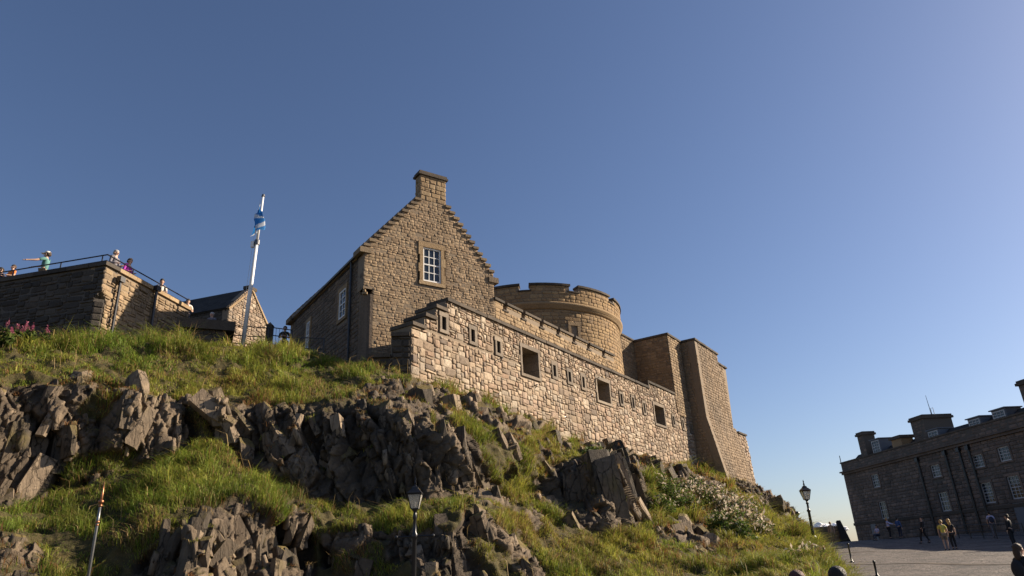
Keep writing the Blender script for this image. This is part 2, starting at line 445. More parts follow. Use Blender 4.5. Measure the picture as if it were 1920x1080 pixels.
def fbm(P, s=0, o=4, g=.5):
    r = np.zeros(len(P)); a = 1.0
    for k in range(o): r += a*vnoise(P*(2.0**k), s+k); a *= g
    return r
def facets(P, s):
    """blocky fracture: nearest cell's own offset and tilt, and distance to the joint"""
    I = np.floor(P).astype(np.int64); d1 = np.full(len(P), 9e9); d2 = d1.copy(); best = np.zeros(len(P)); edge = None
    for a in (-1, 0, 1):
        for b_ in (-1, 0, 1):
            for c in (-1, 0, 1):
                X, Y, Z = I[:, 0]+a, I[:, 1]+b_, I[:, 2]+c
                D = np.stack([X+hash3(X, Y, Z, s), Y+hash3(X, Y, Z, s+1), Z+hash3(X, Y, Z, s+2)], 1)-P
                dd = (D*D).sum(1)
                h = hash3(X, Y, Z, s+3)*2-1
                tl = -(D[:, 0]*(hash3(X, Y, Z, s+4)*2-1)*2.0 + D[:, 1]*(hash3(X, Y, Z, s+5)*2-1)*.8 + D[:, 2]*(hash3(X, Y, Z, s+6)*2-1)*.6)
                near = dd < d1
                d2 = np.where(near, d1, np.minimum(d2, dd)); d1 = np.where(near, dd, d1); best = np.where(near, h*.55+tl, best)
    return best, np.sqrt(d2)-np.sqrt(d1)

GP = ([-5, 12, 20, 32, 43, 52, 72, 88, 118, 160, 3000], [-.15, -.12, 0, .62, 1.15, 1.44, 2.46, 2.2, .5, -3, -20])
def gz(x, y):
    r = np.hypot(x, y); return np.interp(r, *GP)
mt, t, N, L, b = nodes('earth'); b.inputs['Roughness'].default_value = .95; b.inputs['Base Color'].default_value = (.08, .07, .05, 1)
M['earth'] = mt
# ground: one sheet to the horizon
rr = np.concatenate([np.linspace(.5, 130, 120), np.geomspace(140, 3000, 14)]); aa = np.radians(np.linspace(-180, 180, 121))
V = np.array([(r*math.sin(a), r*math.cos(a), 0) for r in rr for a in aa]); V[:, 2] = gz(V[:, 0], V[:, 1])-.03
na = len(aa); idx = np.array([(i*na+j, (i+1)*na+j, (i+1)*na+j+1, i*na+j+1) for i in range(len(rr)-1) for j in range(na-1)])
link('ground', mesh_fast('ground', V, idx.ravel(), 4, M['earth'], True), None, 'structure')

# plaza of stone setts
mt, t, N, L, b = nodes('setts'); b.inputs['Roughness'].default_value = .8
ge = N.new('ShaderNodeNewGeometry'); vo = N.new('ShaderNodeTexVoronoi'); vo.inputs['Scale'].default_value = 5.5
vd = N.new('ShaderNodeTexVoronoi'); vd.feature = 'DISTANCE_TO_EDGE'; vd.inputs['Scale'].default_value = 5.5
mp = N.new('ShaderNodeMapping'); mp.inputs['Scale'].default_value = (1, 1.6, .3)
L.new(ge.outputs['Position'], mp.inputs[0]); L.new(mp.outputs[0], vo.inputs['Vector']); L.new(mp.outputs[0], vd.inputs['Vector'])
cr = N.new('ShaderNodeValToRGB'); cr.color_ramp.elements[0].color = (.055,.044,.037,1); cr.color_ramp.elements[1].color = (.165,.132,.108,1)
L.new(vo.outputs['Color'], cr.inputs[0])
nz = N.new('ShaderNodeTexNoise'); nz.inputs['Scale'].default_value = .8; nz.inputs['Detail'].default_value = 9; nz.inputs['Roughness'].default_value = .7; L.new(ge.outputs['Position'], nz.inputs['Vector'])
mr = N.new('ShaderNodeMapRange'); mr.inputs['To Min'].default_value = .35; mr.inputs['To Max'].default_value = 1.6; mr.inputs['From Min'].default_value = .3; mr.inputs['From Max'].default_value = .7; L.new(nz.outputs['Fac'], mr.inputs['Value'])
vm = N.new('ShaderNodeVectorMath'); vm.operation = 'MULTIPLY'; L.new(cr.outputs[0], vm.inputs[0]); L.new(mr.outputs[0], vm.inputs[1])
eg = N.new('ShaderNodeMapRange'); eg.inputs['From Max'].default_value = .08; eg.inputs['To Min'].default_value = .35; L.new(vd.outputs['Distance'], eg.inputs['Value'])
v2 = N.new('ShaderNodeVectorMath'); v2.operation = 'MULTIPLY'; L.new(vm.outputs[0], v2.inputs[0]); L.new(eg.outputs[0], v2.inputs[1]); L.new(v2.outputs[0], b.inputs['Base Color'])
bp = N.new('ShaderNodeBump'); bp.inputs['Strength'].default_value = 1.0; bp.inputs['Distance'].default_value = .08; L.new(eg.outputs[0], bp.inputs['Height']); L.new(bp.outputs[0], b.inputs['Normal'])
M['setts'] = mt
pr = np.linspace(14, 100, 150); pa = np.radians(np.linspace(19.5, 62, 90))
V = np.array([(r*math.sin(a), r*math.cos(a), 0) for r in pr for a in pa])
und = vnoise(np.c_[V[:, 0]*.35, V[:, 1]*.35, V[:, 0]*0], 40)*.05
V[:, 2] = gz(V[:, 0], V[:, 1])+und+.05; na = len(pa)
idx = np.array([(i*na+j, (i+1)*na+j, (i+1)*na+j+1, i*na+j+1) for i in range(len(pr)-1) for j in range(na-1)])
link('plaza', mesh_fast('plaza', V, idx.ravel(), 4, M['setts'], True), None, 'structure')
def pz(x, y): return float(gz(x, y)+vnoise(np.array([[x*.35, y*.35, 0.0]]), 40)[0]*.05+.05)

# long wall frame is needed for the foot of the wall
A_ = at(772, 718, 26.0)
LW = Frame(A_, 32.6)

CTRL = {  # column of the crag (photo x): eight (photo y, horizontal distance) from foot to top
 -120: [(1130,14.5),(1060,15.6),(1000,17),(940,19.3),(830,20.6),(722,21.8),(682,24),(638,26.5)],
 60:  [(1130,14.5),(1060,15.6),(1000,17),(930,19.5),(830,20.5),(720,21.8),(682,24),(642,26.5)],
 150: [(1130,14.5),(1070,15.6),(1000,17.2),(915,19.6),(820,20.8),(716,21.8),(682,24),(643,26.5)],
 250: [(1130,14.5),(1080,15.3),(980,17.2),(885,19.8),(825,20.8),(745,21.9),(690,24.3),(645,26.6)],
 330: [(1130,14.4),(1070,15.2),(965,16.8),(870,19.8),(830,21),(760,22.1),(695,24.5),(646,26.8)],
 400: [(1130,14.6),(1060,15.6),(952,16.8),(850,20),(815,21.4),(762,22.4),(700,25),(650,27.2)],
 500: [(1130,15),(1060,16),(950,17.1),(890,19.5),(840,21.6),(768,22.8),(705,25.2),(656,27.6)],
 590: [(1130,15.8),(1060,16.8),(965,17.9),(935,19.3),(850,21),(768,22.4),(715,25),(668,27.6)],
 690: [(1130,15.4),(1050,16.3),(990,17.2),(940,18.8),(845,20.2),(755,22),(712,24.4),(692,26.4)],
 775: [(1130,14.9),(1050,15.8),(985,17),(935,18.6),(850,19.6),(785,21),(738,23.6),(714,26.1)],
 850: [(1130,14.6),(1050,15.4),(975,16.8),(930,19),(865,20.2),(810,21.8),(765,24.8),(742,27.9)],
 910: [(1130,15),(1050,16),(965,17.6),(920,20.4),(860,21.6),(815,23.6),(785,26.6),(758,29.8)],
 970: [(1130,15.6),(1055,16.8),(985,19),(925,21.8),(865,23.2),(830,25.4),(805,28.8),(786,32.2)],
 1050:[(1130,16),(1060,18.3),(995,21),(925,23.6),(880,24.6),(852,26.8),(834,32),(819,36.4)],
 1140:[(1130,16.3),(1055,19.5),(1003,22),(930,23.2),(885,24),(862,25.5),(858,34),(846,41.6)],
 1215:[(1130,16.4),(1055,20.5),(1000,24),(955,26.5),(905,28.5),(880,32),(872,39),(865,47)],
 1300:[(1130,16.5),(1060,21),(1010,25.5),(975,30),(935,36),(905,42),(890,48),(879,53.6)],
 1400:[(1130,15.8),(1070,20.5),(1030,25),(995,31),(965,38),(938,45),(920,51),(903,57)],
 1480:[(1130,15),(1085,18.5),(1052,23),(1028,29),(1005,35),(988,41),(978,46),(970,51)],
 1540:[(1130,13.6),(1100,16),(1078,20),(1062,25),(1052,29),(1043,33),(1037,36.5),(1033,39)],
}
for x_, rows in CTRL.items():                  # cliffs stand steeper than the grass between them
    k = min(1, max(0, (1120-x_)/150)); r = [q[1] for q in rows]
    r[4] -= k*.62*(r[4]-r[3]); r[5] -= k*.58*(r[5]-r[3]); r[2] -= k*.45*(r[2]-r[1]); r[6] -= k*.15*(r[6]-r[5])
    CTRL[x_] = [(q[0], rr_) for q, rr_ in zip(rows, r)]
cx = sorted(CTRL); G0 = np.array([[at(x, y, r) for y, r in CTRL[x]] for x in cx])
# right hand rim of the slope drops to the paving
rim = []
for x_, dz in ((1585, -.12), (1640, -1.0)):
    a = R_(azd(x_, 1060)); rim.append([(r*math.sin(a), r*math.cos(a), float(gz(r*math.sin(a), r*math.cos(a)))+dz) for r in (12.5, 15.5, 19.5, 24.5, 28.5, 32.5, 36, 39)])
G0 = np.concatenate([G0, np.array(rim)], 0); cx = cx+[1585, 1640]
# beyond the top: terrace on the left, falling ground on the right
ext = []
for k, x_ in enumerate(cx):
    p = G0[k, 7]; h = np.array([p[0], p[1]]); h = h/np.hypot(*h); row = []
    for dr, dzl, dzr in ((5, .25, -1.0), (40, .6, -7.0)):
        f = min(1, max(0, (x_-1310)/100)); row.append((p[0]+h[0]*dr, p[1]+h[1]*dr, p[2]+dzl*(1-f)+dzr*f))
    ext.append(row)
G0 = np.concatenate([G0, np.array(ext)], 1)
def catmull(ts, K, Pk):                        # Pk (n, ...)
    K = np.array(K, float); i = np.clip(np.searchsorted(K, ts, side='right')-1, 0, len(K)-2)
    h = K[i+1]-K[i]; u = (ts-K[i])/h
    tan = np.zeros_like(Pk); tan[1:-1] = (Pk[2:]-Pk[:-2])/(K[2:]-K[:-2]).reshape((-1,)+(1,)*(Pk.ndim-1)); tan[0] = (Pk[1]-Pk[0])/(K[1]-K[0]); tan[-1] = (Pk[-1]-Pk[-2])/(K[-1]-K[-2])
    sh = (-1,)+(1,)*(Pk.ndim-1); u = u.reshape(sh); h = h.reshape(sh)
    return (2*u**3-3*u**2+1)*Pk[i]+(u**3-2*u**2+u)*h*tan[i]*.8+(-2*u**3+3*u**2)*Pk[i+1]+(u**3-u**2)*h*tan[i+1]*.8
NU, NV1 = 980, 460
tu = np.linspace(cx[0], cx[-1], NU)
tv = np.concatenate([np.linspace(0, 7, NV1), np.linspace(7.05, 9, 30)]); NV = len(tv)
Gc = catmull(tu, cx, G0)                       # NU,10,3
SP = np.stack([catmull(tv, range(10), Gc[i]) for i in range(0, NU)], 0)   # NU,NV,3
def grid_normals(Q):
    du = np.gradient(Q, axis=0); dv = np.gradient(Q, axis=1); n = np.cross(du, dv); n /= np.linalg.norm(n, axis=2, keepdims=True)+1e-9; return n
Nrm = grid_normals(SP)
if Nrm[..., 2].mean() < 0: Nrm = -Nrm
P0 = SP.reshape(-1, 3); n0 = Nrm.reshape(-1, 3)
d = P0-CAM; z_ = d @ CF
PX = 960+FPX*(d @ CR)/z_; PY = 540-FPX*(d @ CU)/z_
ROCK = [  # outcrops, traced on the slope
 [(-200,735),(0,728),(90,722),(150,716),(215,735),(262,748),(340,760),(372,800),(352,862),(262,876),(200,900),(105,925),(0,952),(-200,960)],
 [(395,770),(470,758),(530,768),(640,752),(690,722),(735,716),(775,712),(850,742),(1000,790),(1018,812),(965,835),(950,850),(905,895),(850,940),(800,938),(700,945),(600,938),(545,905),(480,870),(400,838)],
 [(375,962),(440,948),(555,945),(585,985),(592,1140),(225,1140),(250,1060)],
 [(600,1000),(690,988),(760,1002),(850,990),(905,950),(935,985),(1015,1075),(1030,1140),(590,1140)],
 [(870,830),(945,845),(965,890),(955,945),(900,945),(858,925)],
 [(965,905),(1000,852),(1075,862),(1135,858),(1192,852),(1222,965),(1165,1003),(1085,985),(985,1000),(960,960)],
 [(1088,835),(1125,826),(1160,850),(1145,866),(1090,858)],
 [(1195,862),(1240,852),(1275,872),(1255,896),(1200,890)],
 [(1240,895),(1300,880),(1345,905),(1400,945),(1365,950),(1310,940),(1250,915)],
 [(1370,893),(1420,900),(1500,965),(1515,992),(1470,990),(1425,955),(1380,918)],
 [(1235,992),(1318,975),(1355,1028),(1330,1045),(1270,1020),(1222,1012)],
 [(-200,1000),(40,1000),(82,1035),(60,1140),(-200,1140)],
 [(1020,822),(1060,822),(1075,850),(1040,862),(1010,850)],
]
def inpoly(x, y, poly):
    ins = np.zeros(len(x), bool); n = len(poly)
    for i in range(n):
        (x0, y0), (x1, y1) = poly[i], poly[(i+1) % n]
        c = ((y0 <= y) != (y1 <= y)) & (x < (x1-x0)*(y-y0)/(y1-y0+1e-12)+x0); ins ^= c
    return ins
wob = 9*fbm(P0*1.1, 3, 3); wob2 = 9*fbm(P0*1.1+7.3, 5, 3)
rk = np.zeros(len(P0))
for pl_ in ROCK: rk = np.maximum(rk, inpoly(PX+wob, PY+wob2, pl_).astype(float))
rk = rk.reshape(NU, NV)
def blur(a, n):
    for _ in range(n):
        a = (a+np.roll(a, 1, 0)+np.roll(a, -1, 0))/3; a = (a+np.roll(a, 1, 1)+np.roll(a, -1, 1))/3
    return a
patch = fbm(P0*.75, 33, 3).reshape(NU, NV); pxg = PX.reshape(NU, NV)
rk *= 1-np.clip((patch-np.interp(pxg, [0, 330, 400, 700, 780, 900, 1080, 1130, 1200], [.5, .45, .62, .6, .42, .22, .3, .5, .7]))*8, 0, 1)
rks = blur(rk, 10).ravel(); rk = blur(rk, 2).ravel()
flat = np.clip((n0[:, 2]-.62)/.25, 0, 1)
hz = n0.copy(); hz[:, 2] *= .35+.65*flat; hz /= np.linalg.norm(hz, axis=1, keepdims=True)+1e-9
wp = P0+np.stack([fbm(P0*.5, 21, 2), fbm(P0*.5+5, 23, 2), fbm(P0*.5+9, 25, 2)], 1)*.05
lean = np.stack([wp[:, 0]+wp[:, 2]*.38, wp[:, 1]*.7, wp[:, 2]*.27], 1)      # columns that lean
f1, e1 = facets(lean*.62, 101)
f2, e2 = facets(lean*1.5+3.1, 151)
lean2 = np.stack([wp[:, 0]-wp[:, 2]*.2, wp[:, 1]*.8, wp[:, 2]*.55], 1)
f3, e3 = facets(lean2*3.6+8.7, 171)
f4, e4 = facets(lean2*8.5+2.7, 191)
fn = fbm(P0*5, 31, 3)
dist = np.linalg.norm(P0-CAM, axis=1)
amp = np.clip(dist/24, .75, 1.5)
rd = amp*(1-.62*flat)*(.52*f1+.28*f2+.13*f3+.05*f4-.16*np.exp(-e1*16)-.12*np.exp(-e2*13))
tone = np.clip(.5+.28*f1+.22*f2+.16*f3, 0, 1)
tus = .17*fbm(P0*np.array([1.3, 1.3, 1.0]), 61, 3)+.07*fbm(P0*4.5, 66, 2)
edge_fade = np.minimum(1, np.minimum(np.arange(NU)[:, None], (NU-1-np.arange(NU))[:, None])/20.0)*np.where(tv[None, :] > 7.02, 0.0, 1.0)*np.clip((7.0-tv[None, :])/.25, .25, 1)
ef = edge_fade.ravel()
disp = (rks*rd)[:, None]*hz + ((1-rk)*tus)[:, None]*n0
P1 = P0+disp*ef[:, None]
sheet = P1.reshape(NU, NV, 3)
Nf = grid_normals(sheet); Nf = Nf*np.sign((Nf*Nrm).sum(2, keepdims=True)+1e-9)
Nf_s = blur(Nf[..., 2], 4).ravel(); nfl = Nf.reshape(-1, 3)
moss = np.clip((Nf_s-.55)/.2, 0, 1)*np.clip(fbm(P0*.9, 71, 3)*1.6+.62, 0, 1)
grass = np.clip((1-rk)*1.3-.2, 0, 1); cover = np.maximum(grass, rk*moss)

mt, t, N, L, b = nodes('crag'); b.inputs['Roughness'].default_value = .88; b.inputs['Specular IOR Level'].default_value = .25
at_ = N.new('ShaderNodeAttribute'); at_.attribute_name = 'cover'; ge = N.new('ShaderNodeNewGeometry')
nz = N.new('ShaderNodeTexNoise'); nz.inputs['Scale'].default_value = 3.2; nz.inputs['Detail'].default_value = 9; nz.inputs['Roughness'].default_value = .7; L.new(ge.outputs['Position'], nz.inputs['Vector'])
n2 = N.new('ShaderNodeTexNoise'); n2.inputs['Scale'].default_value = .5; n2.inputs['Detail'].default_value = 5; L.new(ge.outputs['Position'], n2.inputs['Vector'])
cr = N.new('ShaderNodeValToRGB'); e = cr.color_ramp.elements; e[0].position = .30; e[0].color = (.036,.03,.024,1); e[1].position = .76; e[1].color = (.28,.21,.142,1)
x_ = e.new(.5); x_.color = (.11,.083,.058,1); at2 = N.new('ShaderNodeAttribute'); at2.attribute_name = 'tone'
tm = N.new('ShaderNodeMath'); tm.operation = 'MULTIPLY_ADD'; tm.inputs[1].default_value = .38; L.new(at2.outputs['Fac'], tm.inputs[0])
t2 = N.new('ShaderNodeMath'); t2.operation = 'MULTIPLY'; t2.inputs[1].default_value = .62; L.new(nz.outputs['Fac'], t2.inputs[0]); L.new(t2.outputs[0], tm.inputs[2]); L.new(tm.outputs[0], cr.inputs[0])
c2 = N.new('ShaderNodeValToRGB'); e = c2.color_ramp.elements; e[0].position = .35; e[0].color = (.055,.052,.048,1); e[1].position = .62; e[1].color = (1,1,1,1); L.new(n2.outputs['Fac'], c2.inputs[0])
ml = N.new('ShaderNodeMix'); ml.data_type = 'RGBA'; ml.blend_type = 'MULTIPLY'; ml.inputs['Factor'].default_value = .6; L.new(cr.outputs[0], ml.inputs['A']); L.new(c2.outputs[0], ml.inputs['B'])
gr = N.new('ShaderNodeValToRGB'); e = gr.color_ramp.elements; e[0].color = (.045,.04,.014,1); e[1].color = (.10,.075,.03,1); e[0].position = .35; e[1].position = .7; L.new(nz.outputs['Fac'], gr.inputs[0])
mx = N.new('ShaderNodeMix'); mx.data_type = 'RGBA'; L.new(at_.outputs['Fac'], mx.inputs['Factor']); L.new(ml.outputs['Result'], mx.inputs['A']); L.new(gr.outputs[0], mx.inputs['B']); L.new(mx.outputs['Result'], b.inputs['Base Color'])
n3 = N.new('ShaderNodeTexNoise'); n3.inputs['Scale'].default_value = 9; n3.inputs['Detail'].default_value = 8; n3.inputs['Roughness'].default_value = .7
mp = N.new('ShaderNodeMapping'); mp.inputs['Scale'].default_value = (1.6, 1.6, .6); mp.inputs['Rotation'].default_value = (0, .35, 0); L.new(ge.outputs['Position'], mp.inputs[0]); L.new(mp.outputs[0], n3.inputs['Vector'])
bp = N.new('ShaderNodeBump'); bp.inputs['Strength'].default_value = .9; bp.inputs['Distance'].default_value = .06; L.new(n3.outputs['Fac'], bp.inputs['Height']); L.new(bp.outputs[0], b.inputs['Normal'])
M['crag'] = mt
I = np.arange(NU*NV).reshape(NU, NV)
idx = np.stack([I[:-1, :-1], I[1:, :-1], I[1:, 1:], I[:-1, 1:]], -1).reshape(-1)
me = mesh_fast('hillside', P1, idx, 4, M['crag'])
at_c = me.attributes.new('cover', 'FLOAT', 'POINT'); at_c.data.foreach_set('value', cover.astype(np.float32))
at_c = me.attributes.new('tone', 'FLOAT', 'POINT'); at_c.data.foreach_set('value', tone.astype(np.float32))
link('hillside', me, None, 'structure')

# grass: blades over everything that is not bare rock
mt, t, N, L, b = nodes('grass_blade')
at_ = N.new('ShaderNodeAttribute'); at_.attribute_name = 'tint'; b.inputs['Roughness'].default_value = .6; b.inputs['Specular IOR Level'].default_value = .25
tr = N.new('ShaderNodeBsdfTranslucent'); ms = N.new('ShaderNodeMixShader'); ms.inputs[0].default_value = .38
L.new(at_.outputs['Color'], b.inputs['Base Color']); L.new(at_.outputs['Color'], tr.inputs[0])
L.new(b.outputs[0], ms.inputs[1]); L.new(tr.outputs[0], ms.inputs[2]); L.new(ms.outputs[0], N['Material Output'].inputs['Surface'])
M['grass'] = mt
def blades(name, base, nrm, hgt, wid, tint, lie=.5, parent=None, kind='stuff', label=None, cat=None):
    n = len(base); a = rng.uniform(0, 2*np.pi, n); side = np.stack([np.cos(a), np.sin(a), np.zeros(n)], 1)
    b2 = rng.uniform(0, 2*np.pi, n); ld = np.stack([np.cos(b2), np.sin(b2), np.zeros(n)], 1)*lie*rng.uniform(.2, 1.3, n)[:, None]
    up = nrm*.45+np.array([0, 0, .75]); up /= np.linalg.norm(up, axis=1, keepdims=True)
    h = hgt[:, None]; w2 = (wid/2)[:, None]
    p0 = base-up*.03; p1 = p0+(up+ld*.35)*h*.55; p2 = p0+(up*.85+ld)*h
    p2[:, 2] -= .12*hgt*lie
    V = np.stack([p0-side*w2, p0+side*w2, p1+side*w2*.8, p1-side*w2*.8, p2], 1).reshape(-1, 3)
    o = (np.arange(n)*5)[:, None]; idx = (o+np.array([0, 1, 2, 0, 2, 3, 3, 2, 4])).ravel()
    me = mesh_fast(name, V, idx, 3, M['grass'])
    ca = me.attributes.new('tint', 'FLOAT_COLOR', 'POINT')
    T5 = np.repeat(np.concatenate([tint, np.ones((n, 1))], 1), 5, 0).reshape(n, 5, 4); T5[:, :2, :3] *= .75
    ca.data.foreach_set('color', T5.astype(np.float32).ravel())
    ob = link(name, me, parent, kind)
    if label: setp(ob, label, cat)
    return ob
sh3 = sheet; du = np.linalg.norm(np.gradient(sh3, axis=0), axis=2); dv = np.linalg.norm(np.gradient(sh3, axis=1), axis=2)
area = (du*dv).ravel()
vis = ((tv[None, :] < 7.6) & (tv[None, :] > .15)).repeat(NU, 0).ravel()
dens = np.clip(24/dist, .3, 1.3)**1.3
inframe = (PX > -160) & (PX < 1620) & (PY < 1120)
# the fractured faces: angular slabs broken along leaning joints
import bmesh
def rock_variant(sd):
    r = random.Random(sd); bm = bmesh.new(); bmesh.ops.create_cube(bm, size=1.0)
    for k in range(8):
        n = Vector((r.gauss(0, 1), r.gauss(0, 1), r.gauss(0, .55))).normalized(); dd = r.uniform(.27, .43)+.16*abs(n.z)
        bmesh.ops.bisect_plane(bm, geom=bm.verts[:]+bm.edges[:]+bm.faces[:], plane_co=n*dd, plane_no=n, clear_outer=True)
        bmesh.ops.holes_fill(bm, edges=[e for e in bm.edges if e.is_boundary])
    bmesh.ops.recalc_face_normals(bm, faces=bm.faces[:])
    V = np.array([v.co[:] for v in bm.verts]); bm.verts.index_update(); F = [tuple(v.index for v in f.verts) for f in bm.faces]; bm.free(); return V, F
RV = [rock_variant(100+i) for i in range(22)]
mt, t, N, L, b = nodes('rock_slab'); b.inputs['Roughness'].default_value = .85; b.inputs['Specular IOR Level'].default_value = .3
ge = N.new('ShaderNodeNewGeometry'); oi = N.new('ShaderNodeObjectInfo')
ad = N.new('ShaderNodeMath'); ad.operation = 'MULTIPLY_ADD'; ad.inputs[1].default_value = 5.31; L.new(oi.outputs['Random'], ad.inputs[0]); L.new(ge.outputs['Random Per Island'], ad.inputs[2])
fr = N.new('ShaderNodeMath'); fr.operation = 'FRACT'; L.new(ad.outputs[0], fr.inputs[0])
nz = N.new('ShaderNodeTexNoise'); nz.inputs['Scale'].default_value = 3.4; nz.inputs['Detail'].default_value = 9; nz.inputs['Roughness'].default_value = .72; L.new(ge.outputs['Position'], nz.inputs['Vector'])
tm = N.new('ShaderNodeMath'); tm.operation = 'MULTIPLY_ADD'; tm.inputs[1].default_value = .42; L.new(fr.outputs[0], tm.inputs[0])
t2 = N.new('ShaderNodeMath'); t2.operation = 'MULTIPLY'; t2.inputs[1].default_value = .6; L.new(nz.outputs['Fac'], t2.inputs[0]); L.new(t2.outputs[0], tm.inputs[2])
cr = N.new('ShaderNodeValToRGB'); e = cr.color_ramp.elements; e[0].position = .22; e[0].color = (.035,.03,.024,1); e[1].position = .80; e[1].color = (.31,.235,.16,1); x_ = e.new(.5); x_.color = (.11,.084,.058,1); x_ = e.new(.64); x_.color = (.20,.15,.102,1)
L.new(tm.outputs[0], cr.inputs[0])
n2 = N.new('ShaderNodeTexNoise'); n2.inputs['Scale'].default_value = 1.1; n2.inputs['Detail'].default_value = 6; L.new(ge.outputs['Position'], n2.inputs['Vector'])
mr = N.new('ShaderNodeMapRange'); mr.inputs['From Min'].default_value = .56; mr.inputs['From Max'].default_value = .72; mr.inputs['To Max'].default_value = .7; L.new(n2.outputs['Fac'], mr.inputs['Value'])
mx = N.new('ShaderNodeMix'); mx.data_type = 'RGBA'; mx.inputs['B'].default_value = (.13,.10,.028,1); L.new(mr.outputs[0], mx.inputs['Factor']); L.new(cr.outputs[0], mx.inputs['A']); L.new(mx.outputs['Result'], b.inputs['Base Color'])
n3 = N.new('ShaderNodeTexNoise'); n3.inputs['Scale'].default_value = 7; n3.inputs['Detail'].default_value = 8; n3.inputs['Roughness'].default_value = .75
mp = N.new('ShaderNodeMapping'); mp.inputs['Scale'].default_value = (1.8, 1.8, .5); mp.inputs['Rotation'].default_value = (0, .3, 0); L.new(ge.outputs['Position'], mp.inputs[0]); L.new(mp.outputs[0], n3.inputs['Vector'])
bp = N.new('ShaderNodeBump'); bp.inputs['Strength'].default_value = .75; bp.inputs['Distance'].default_value = .07; L.new(n3.outputs['Fac'], bp.inputs['Height']); L.new(bp.outputs[0], b.inputs['Normal'])
vc = N.new('ShaderNodeTexVoronoi'); vc.feature = 'DISTANCE_TO_EDGE'; vc.inputs['Scale'].default_value = 2.6
mp2 = N.new('ShaderNodeMapping'); mp2.inputs['Scale'].default_value = (1.5, 1.5, .42); mp2.inputs['Rotation'].default_value = (0, .28, 0)
wv = N.new('ShaderNodeVectorMath'); wv.operation = 'MULTIPLY_ADD'; wv.inputs[1].default_value = (.25, .25, .25); L.new(nz.outputs['Color'], wv.inputs[0]); L.new(ge.outputs['Position'], wv.inputs[2])
L.new(wv.outputs[0], mp2.inputs[0]); L.new(mp2.outputs[0], vc.inputs['Vector'])
ck = N.new('ShaderNodeMapRange'); ck.inputs['From Max'].default_value = .03; ck.inputs['To Min'].default_value = .6; L.new(vc.outputs['Distance'], ck.inputs['Value'])
cm_ = N.new('ShaderNodeVectorMath'); cm_.operation = 'MULTIPLY'; L.new(mx.outputs['Result'], cm_.inputs[0]); L.new(ck.outputs[0], cm_.inputs[1])
sx = N.new('ShaderNodeSeparateXYZ'); L.new(ge.outputs['True Normal'], sx.inputs[0])
tp_ = N.new('ShaderNodeMath'); tp_.operation = 'MULTIPLY_ADD'; tp_.inputs[1].default_value = .55; L.new(n3.outputs['Fac'], tp_.inputs[0]); L.new(sx.outputs['Z'], tp_.inputs[2])
tr_ = N.new('ShaderNodeMapRange'); tr_.inputs['From Min'].default_value = .72; tr_.inputs['From Max'].default_value = .95; tr_.inputs['To Max'].default_value = .85; L.new(tp_.outputs[0], tr_.inputs['Value'])
mm_ = N.new('ShaderNodeMix'); mm_.data_type = 'RGBA'; mm_.inputs['B'].default_value = (.14, .105, .03, 1); L.new(tr_.outputs[0], mm_.inputs['Factor']); L.new(cm_.outputs[0], mm_.inputs['A']); L.new(mm_.outputs['Result'], b.inputs['Base Color'])
b2_ = N.new('ShaderNodeBump'); b2_.inputs['Strength'].default_value = 1.0; b2_.inputs['Distance'].default_value = .09; L.new(ck.outputs[0], b2_.inputs['Height']); L.new(bp.outputs[0], b2_.inputs['Normal']); L.new(b2_.outputs[0], b.inputs['Normal'])
M['slab'] = mt
def slab_matrix(p, n, lean_, yaw_, w_, l_, d_, sink):
    n = np.array([n[0], n[1], max(-.2, n[2]*.5)]); n /= np.linalg.norm(n)
    tg = np.cross([0, 0, 1.0], n); tg /= np.linalg.norm(tg)            # to the right as seen from below
    Lx = np.array([0, 0, 1.0])*math.cos(lean_)+tg*math.sin(lean_)-n*.18*1.0; Lx /= np.linalg.norm(Lx)
    dx = n-Lx*(n @ Lx); dx /= np.linalg.norm(dx); wx = np.cross(Lx, dx)
    c_, s_ = math.cos(yaw_), math.sin(yaw_); d2 = dx*c_+wx*s_; w2 = wx*c_-dx*s_
    return np.stack([w2*w_, d2*d_, Lx*l_], 1), np.array(p)+n*(d_*.5-sink)
wr_ = area*rk*np.where(inframe & (tv[None, :] < 7.05).repeat(NU, 0).ravel(), 1, 0)*np.clip(24/dist, .35, 1.4)
slabs = []
zl = fbm(P0*.28+3.3, 141, 2)
for sc_, cnt in ((.75, 60), (.5, 260), (.3, 700), (.18, 700)):
    for i in rng.choice(len(P1), cnt, p=wr_/wr_.sum()):
        k = np.clip(dist[i]/22, .8, 1.7)*sc_; fl_ = flat[i]
        w_ = random.uniform(.45, 1.1)*k; l_ = w_*random.uniform(1.7, 3.8)*(1-.6*fl_); d_ = w_*random.uniform(.8, 1.3)*(1-.4*fl_)
        ml_ = .30 if PX[i] < 350 else (random.choice((-.35, .2)) if PX[i] < 620 else -.26)
        slabs.append((slab_matrix(P1[i], hz[i], random.gauss(ml_+.45*zl[i], .16), random.gauss(.15, .45), w_, l_, d_, d_*random.uniform(.84, .97)), w_*l_/dist[i]**2))
